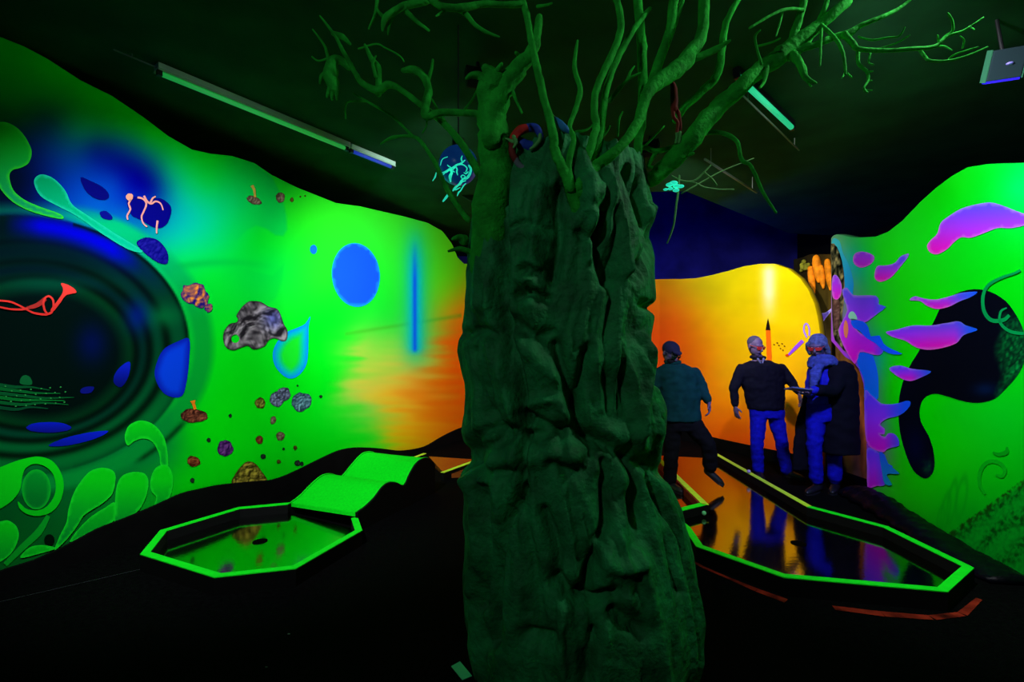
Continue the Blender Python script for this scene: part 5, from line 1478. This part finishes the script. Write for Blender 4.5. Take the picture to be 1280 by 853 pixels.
def hand_shapes(bm, wrist, tip_dir, palm_n, side, s=1.0, curl=.35):
    """palm, four unequal bent fingers and a thumb leaving the side of the palm"""
    w = Vector(wrist); d = Vector(tip_dir).normalized(); n = Vector(palm_n); n = (n - d * n.dot(d)).normalized(); t = d.cross(n).normalized() * side
    B = Matrix((t, n, d)).transposed().to_4x4()
    ball_bm(bm, w + d * .045 * s, 1, (.043 * s, .018 * s, .056 * s), 14, B)
    for i, (off, ln) in enumerate(((-.031, .062), (-.0105, .075), (.0105, .071), (.031, .055))):
        b0 = w + d * .083 * s + t * off * s
        f1 = b0 + (d + t * off * 3.2 + n * curl * .5).normalized() * ln * .45 * s
        f2 = f1 + (d + t * off * 3.2 + n * curl * 1.5).normalized() * ln * .32 * s
        f3 = f2 + (d + t * off * 2 + n * curl * 2.6).normalized() * ln * .28 * s
        tube_bm(bm, [b0 - d * .02 * s, b0, f1, f2, f3], [.0095 * s, .0095 * s, .0088 * s, .008 * s, .0065 * s], 8)
    th0 = w + d * .025 * s - t * .033 * s
    tube_bm(bm, [th0, th0 + (d * .6 - t * .9 + n * .3).normalized() * .034 * s, th0 + (d * 1.6 - t * 1.2 + n * .7).normalized() * .064 * s], [.0125 * s, .0105 * s, .008 * s], 8)

def shoe(heel, toe, m, parent, h=.075):
    heel, toe = Vector(heel), Vector(toe)
    d = toe - heel
    bm = bmesh.new()
    pts = [heel + d * t + Vector((0, 0, hh)) for t, hh in ((.05, .045), (.3, .045), (.6, .036), (.85, .03), (.97, .026))]
    tube_bm(bm, pts, [.045, .046, .045, .042, .03], 12, flat=.9)
    cyl_bm(bm, heel + d * .12 + Vector((0, 0, .04)), heel + d * .12 + Vector((0, 0, .115)), .048, 14)
    o = remesh(bm, 'shoe', m, .010, 2, parent)
    bm = bmesh.new()
    u = d.normalized(); sd = Vector((-u.y, u.x, 0))
    L = d.length
    ring = [(heel + u * (L * .5 + math.cos(a) * L * .56) + sd * math.sin(a) * .047 * (1 + .15 * math.cos(a))) for a in np.linspace(0, 2 * PI, 20, endpoint=False)]
    v = [(p.x, p.y, p.z + .0) for p in ring] + [(p.x, p.y, p.z + .016) for p in ring]
    mesh_obj('sole', v, [tuple(range(19, -1, -1)), tuple(range(20, 40))] + [(k, (k + 1) % 20, 20 + (k + 1) % 20, 20 + k) for k in range(20)], mat('sole_dark', (16, 16, 20), rough=.8), o)
    return o

REDG = mat('red_glasses', (190, 40, 36), rough=0.3, spec=0.5)
DARKG = mat('dark_glasses', (14, 20, 20), rough=0.2, spec=0.5)
def glasses(T, parent, s=1.0, frame=(150, 60, 60)):
    g = None
    fm = mat('glasses_frame_%d' % frame[0], frame, rough=.4)
    bm = bmesh.new()
    tube_bm(bm, [T(-.088 * s, .0, .012), T(-.078, -.06, .012), T(-.06, -.098, .012), T(0, -.112, .014), T(.06, -.098, .012), T(.078, -.06, .012), T(.088 * s, .0, .012)], [.004] * 7, 6)
    g = bm_obj('glasses', bm, fm, parent)
    for k in (-1, 1):
        v = [T(k * x, y, z) for x, y, z in ((.008, -.115, .016), (.064, -.1, .018), (.07, -.093, -.004), (.05, -.1, -.024), (.016, -.112, -.02))]
        back = [T(k * x, y + .004, z) for x, y, z in ((.008, -.115, .016), (.064, -.1, .018), (.07, -.093, -.004), (.05, -.1, -.024), (.016, -.112, -.02))]
        mesh_obj('lens', v + back, [(0, 1, 2, 3, 4), (9, 8, 7, 6, 5)] + [(i, (i + 1) % 5, 5 + (i + 1) % 5, 5 + i) for i in range(5)], REDG if frame[0] > 100 else DARKG, g)
    return g

def eyes(T, R, parent):
    for k in (-1, 1):
        bm = bmesh.new(); ball_bm(bm, T(k * .031, -.082, .004), .011, seg=10)
        bm_obj('eye', bm, mat('eye_white', (150, 150, 170), rough=.3), parent, smooth=True)

def make_person(label, Y0, base_px, spec):
    J = lambda x, y, dy=0.0: P(x, y, Y0 + dy)
    s = F / Y0
    X0 = (base_px - 640) / F * Y0
    root = empty('person', (X0, Y0, 0))
    tag(root, label, 'person')
    hx, hy = spec['head']; yaw, pitch, roll = spec['face']
    hc = J(hx, hy, spec.get('hdy', 0))
    # ---- continuous body
    bm = bmesh.new()
    M, T, R = head_shapes(bm, hc, yaw, pitch, roll)
    tor = [J(x, y) for x, y, w in spec['torso']]
    tube_bm(bm, [T(0, .03, -.03), hc.lerp(tor[0], .6) + Vector((0, .02, 0)), tor[0] - Vector((0, 0, .04))], [.055, .055, .065], 12)
    loft(bm, [(J(x, y), w / s * .86, min(.115, w / s * .62)) for x, y, w in spec['torso']])
    for arm in spec['arms']:
        pts = [J(*p) for p in arm['j']]
        tube_bm(bm, pts, [.045, .038, .027], 12)
        d = arm.get('dir', None)
        d = Vector(d) if d is not None else pts[-1] - pts[-2]
        hand_shapes(bm, pts[-1] + d.normalized() * .005, d, arm.get('palm', (0, 1, 0)), arm.get('side', 1), 1.05, arm.get('curl', .35))
    for leg in spec['legs']:
        pts = [J(*p) for p in leg['j']]
        tube_bm(bm, [pts[0], pts[0].lerp(pts[1], .5), pts[1], pts[1].lerp(pts[2], .4), pts[2]], [.08, .068, .05, .05, .035], 12)
    remesh(bm, 'body', SKIN, .008, 2, root)
    # ---- trousers
    bm = bmesh.new()
    hips = spec['hips']
    loft(bm, [(J(x, y), w / s, min(.135, w / s * .68)) for x, y, w in hips])
    for leg in spec['legs']:
        pts = [J(*p) for p in leg['j']]
        lw = leg.get('w', 1.0)
        ank = pts[2] + (pts[1] - pts[2]).normalized() * .05
        tube_bm(bm, [pts[0], pts[0].lerp(pts[1], .5), pts[1], pts[1].lerp(ank, .5), ank], [.098 * lw, .09 * lw, .075 * lw, .07 * lw, .068 * lw], 14)
    o = remesh(bm, 'trousers', spec['trouser_m'], .012, 3, root)
    wrinkle(o, .010, 9, 2)
    # ---- top
    bm = bmesh.new()
    loft(bm, [(J(x, y), w / s, min(.15, w / s * .66)) for x, y, w in spec['torso']])
    for arm in spec['arms']:
        pts = [J(*p) for p in arm['j']]
        e = pts[2] + (pts[1] - pts[2]).normalized() * .03
        tube_bm(bm, [pts[0], pts[0].lerp(pts[1], .5), pts[1], pts[1].lerp(e, .6), e], [.072, .066, .058, .05, .046], 14)
    o = remesh(bm, spec['top_name'], spec['top_m'], .012, 4, root)
    wrinkle(o, .011, 8, 5)
    bm = bmesh.new()                                       # collar
    c0 = hc.lerp(tor[0], .82)
    pts = [c0 + Vector((math.cos(a) * .075, math.sin(a) * .075 + .015, .012 * math.sin(a))) for a in np.linspace(0, 2 * PI, 17)]
    tube_bm(bm, pts, [.02] * 17, 8)
    bm_obj('collar', bm, spec.get('collar_m', spec['top_m']), root, smooth=True)
    for leg in spec['legs']:
        a = J(*leg['j'][2])
        if 'toe' in leg:
            t = J(*leg['toe']); hl = a + (a - t).normalized() * .05
            shoe((hl.x, hl.y, hl.z - .09), (t.x, t.y, t.z - .05), spec['shoe_m'], root)
        else:
            dx, dy = leg['foot']
            shoe((a.x - dx * .25, a.y - dy * .25, spec.get('fz', 0)), (a.x + dx, a.y + dy, spec.get('fz', 0)), spec['shoe_m'], root)
    eyes(T, R, root)
    glasses(T, root, frame=spec.get('frame', (150, 60, 60)))
    return root, T, R, J

NAVYJ = mat('dark_sweater', (12, 12, 22), rough=0.85, spec=0.05, noise_amt=.2, noise_scale=30)
JEANS = mat('blue_jeans', (12, 14, 140), rough=0.8, spec=0.05, noise_amt=.2, noise_scale=25)
DJEANS = mat('black_trousers', (10, 10, 14), rough=0.85, spec=0.05)
SHOE = mat('shoe_black', (12, 12, 16), rough=0.5, spec=0.3)

# man in the dark sweater
root, T, R, J = make_person('man in dark sweater and blue jeans, red glasses, before the orange wall', 5.95, 962, dict(
    head=(944, 433), face=(.35, .25, 0), torso=[(949, 450, 10), (951, 456, 24), (952, 462, 29), (953, 475, 28), (955, 490, 25), (957, 505, 23), (957, 512, 22)],
    arms=[dict(j=[(927, 462), (917, 487, -.03), (919, 508, -.06)], dir=(.12, -.1, -1), palm=(1, .2, 0), side=-1), dict(j=[(977, 462), (990, 479, -.05), (999, 492, -.12)], dir=(.1, -.15, -1), palm=(-1, .2, 0), side=1)],
    hips=[(957, 504, 21), (958, 512, 21.5), (959, 522, 21)], legs=[dict(j=[(949, 514), (946, 555, -.05), (948, 593, 0)], foot=(-.06, -.2), w=1.0), dict(j=[(968, 514), (977, 553, -.04), (984, 593, .02)], foot=(.08, -.2), w=1.0)],
    trouser_m=JEANS, top_m=NAVYJ, top_name='sweater', shoe_m=SHOE))
bm = bmesh.new()                                            # close-cropped hair
ball_bm(bm, T(0, .025, .045), 1, (.0775, .09, .082), 20, R)
bm_obj('hair', bm, mat('cropped_hair', (60, 56, 74), rough=.9), root, smooth=True)
bm = bmesh.new(); cb = J(951, 452, -.09); tube_bm(bm, [cb + Vector((-.035, 0, .03)), cb + Vector((0, -.02, -.05)), cb + Vector((.035, 0, .03))], [.014] * 3, 8)
bm_obj('shirt_collar', bm, mat('shirt_grey', (90, 90, 120), rough=.8), root, smooth=True)

# woman in the dark coat
SHIRT = mat('blue_shirt', (12, 16, 150), rough=.8, noise_amt=.25, noise_scale=18)
SCARF = mat('blue_grey_scarf', (48, 58, 124), rough=.9, noise_amt=.4, noise_scale=30, bump=.6, bump_scale=40)
root, T, R, J = make_person('woman in long black coat, blue scarf and jeans holding a tablet', 5.3, 1033, dict(
    head=(1022, 433), face=(-.85, .3, 0), torso=[(1029, 452, 11), (1029, 460, 17), (1028, 472, 17), (1027, 486, 16), (1026, 500, 16), (1027, 512, 17)],
    arms=[dict(j=[(1050, 466, -.02), (1040, 489, -.22), (1014, 488, -.30)], dir=(-1, -.1, .05), palm=(0, 0, 1), side=1, curl=.3), dict(j=[(1018, 464, .05), (1013, 488, .02), (1010, 492, -.12)], dir=(-.8, -.7, 0), palm=(0, 0, 1), side=-1, curl=.3)],
    hips=[(1030, 504, 20), (1030, 514, 21), (1030, 526, 21)], legs=[dict(j=[(1021, 516), (1018, 557, -.03), (1021, 604, 0)], foot=(-.18, -.12), w=1.02), dict(j=[(1040, 516), (1042, 557, .03), (1044, 604, .05)], foot=(-.14, -.16), w=1.05)],
    trouser_m=JEANS, top_m=SHIRT, top_name='shirt', shoe_m=SHOE, collar_m=SCARF))
COAT = mat('black_coat', (9, 9, 16), rough=.85, spec=.05)
bm = bmesh.new()
s = F / 5.3
loft(bm, [(J(x, y, -.02), w / s, min(.19, w / s * 1.0)) for x, y, w in ((1046, 451, 9), (1046, 457, 18), (1047, 466, 20), (1048, 485, 21), (1049, 510, 21), (1049, 540, 21), (1050, 566, 21.5))])
tube_bm(bm, [J(1052, 463, -.05), J(1047, 478, -.14), J(1040, 489, -.22), J(1022, 488.5, -.29)], [.085, .078, .068, .06], 14)
loft(bm, [(J(x, y, .10), w / s, .05) for x, y, w in ((1018, 470, 8), (1010, 500, 7), (1005, 530, 10), (1003, 560, 12), (1003, 588, 13))])
loft(bm, [(J(x, y, .16), w / s, .05) for x, y, w in ((1035, 456, 15), (1030, 500, 22), (1028, 560, 25))])
o = remesh(bm, 'coat', COAT, .014, 4, root); wrinkle(o, .010, 7, 1)
bm = bmesh.new()
for a0_, rr_, zz_ in ((0, .10, 0), (1.2, .092, .035), (2.2, .11, -.03)):
    c0 = J(1028, 452, -.02) + Vector((0, 0, zz_))
    tube_bm(bm, [c0 + Vector((math.cos(a + a0_) * rr_ * 1.1, math.sin(a + a0_) * rr_, .02 * math.sin(2 * a + a0_))) for a in np.linspace(0, 2 * PI, 17)], [.034] * 17, 10)
tube_bm(bm, [J(1024, 457, -.12), J(1019, 468, -.16), J(1017, 482, -.17)], [.05, .055, .04], 12)
o = remesh(bm, 'scarf', SCARF, .012, 2, root); wrinkle(o, .010, 14, 3)
bm = bmesh.new()
ball_bm(bm, T(0, .022, .04), 1, (.092, .104, .098), 20, R)
ball_bm(bm, T(0, .07, -.02), 1, (.085, .06, .11), 16, R)
for k in (-1, 1): tube_bm(bm, [T(k * .08, -.03, .04), T(k * .092, .0, -.02), T(k * .088, .02, -.09)], [.026, .03, .026], 10)
o = remesh(bm, 'hair', mat('grey_hair', (74, 80, 118), rough=.9, noise_amt=.4, noise_scale=40), .010, 2, root); wrinkle(o, .006, 20, 6)
bm = bmesh.new()
tc = J(998, 487, -.34)
box_bm(bm, tc, (.22, .15, .012), M=Matrix.Rotation(.12, 4, 'Y') @ Matrix.Rotation(-.2, 4, 'X'))
o = bm_obj('tablet', bm, mat('tablet_grey', (70, 80, 120), rough=.4), bevel=.003)
tag(o, 'flat grey tablet held out by the woman in the black coat', 'tablet')

# man stepping over the kerb, half behind the trunk
TEALJ = mat('teal_jacket', (8, 46, 46), rough=.85, spec=.05, noise_amt=.25, noise_scale=12)
root, T, R, J = make_person('man in dark teal jacket and dark cap stepping out beside the trunk', 5.3, 842, dict(
    head=(838, 442), face=(.5, .45, .1), torso=[(842, 455, 12), (845, 462, 25), (847, 470, 28), (849, 485, 27), (850, 502, 25), (851, 518, 25), (851, 526, 25)],
    arms=[dict(j=[(869, 468), (880, 490, -.06), (886, 503, -.1)], dir=(.0, -.2, -1), palm=(-1, .3, 0), side=1, curl=.8), dict(j=[(823, 468), (813, 493, -.03), (817, 515, -.08)], dir=(.1, -.1, -1), palm=(1, .2, 0), side=-1)],
    hips=[(851, 519, 19), (851, 528, 22), (851, 538, 22)], legs=[dict(j=[(841, 528), (839, 570, -.03), (837, 608, 0)], foot=(.06, -.2), w=1.05), dict(j=[(862, 526), (886, 557, -.12), (888, 588, -.05)], toe=(903, 603, -.1), w=1.1)],
    trouser_m=DJEANS, top_m=TEALJ, top_name='jacket', shoe_m=SHOE, frame=(60, 60, 70), fz=.036))
bm = bmesh.new()
ball_bm(bm, T(0, .018, .045), 1, (.09, .105, .088), 20, R)
tube_bm(bm, [T(-.05, -.085, .05), T(0, -.12, .045), T(.05, -.085, .05)], [.018, .022, .018], 10)
remesh(bm, 'cap', mat('dark_cap', (22, 22, 52), rough=.85), .010, 2, root)
bm = bmesh.new()
ball_bm(bm, T(0, -.06, -.062), 1, (.06, .05, .045), 14, R)
bm_obj('face_mask', bm, mat('mask_black', (10, 10, 14), rough=.9), root, smooth=True)
# ------------------------------------------------------------------ small things on the floor
p = PZ(936, 592, RZ)
bm = bmesh.new(); bmesh.ops.create_icosphere(bm, subdivisions=3, radius=.022, matrix=Matrix.Translation((p.x, p.y, RZ + .022)))
o = bm_obj('golf_ball', bm, mat('ball_pale', (170, 150, 180), rough=.4, bump=.4, bump_scale=220), smooth=True)
tag(o, 'pale golf ball resting on the lane rim at the sweater man\'s feet', 'ball')
q = [PZ(x, y, .004) for x, y in ((564, 833), (575, 827), (590, 845), (578, 850))]
n_ = len(q)
o = mesh_obj('tape_patch', [(a.x, a.y, .0005) for a in q] + [(a.x, a.y, .004) for a in q], [(3, 2, 1, 0), (4, 5, 6, 7)] + [(i, (i + 1) % 4, 4 + (i + 1) % 4, 4 + i) for i in range(4)], mat('tape_green', (90, 240, 180), rough=.5, emit=None))
tag(o, 'small pale green tape patch on the floor at the trunk\'s foot', 'tape')
for (x, y, r_, lab) in ((361, 793.5, .006, 'tiny pale scrap on the black floor, farther from the viewer'), (333, 835, .005, 'tiny pale scrap on the black floor, nearer to the viewer')):
    p = PZ(x, y, 0)
    bm = bmesh.new(); ball_bm(bm, (p.x, p.y, .003), r_, (1.3, .8, .5), seg=8)
    tag(bm_obj('paper_scrap', bm, mat('scrap_grey', (120, 140, 130), rough=.7)), lab, 'scrap')

a, b = PZ(-40, 762, .004), PZ(176, 712, .004)
d_ = (b - a).normalized(); n_ = Vector((-d_.y, d_.x, 0)) * .006
struct(mesh_obj('trim_1', [tuple(a), tuple(b), tuple(b + n_), tuple(a + n_)], [(0, 1, 2, 3)], mat('floor_seam', (40, 42, 48), rough=.6)), 'thin grey seam strip on the black floor')
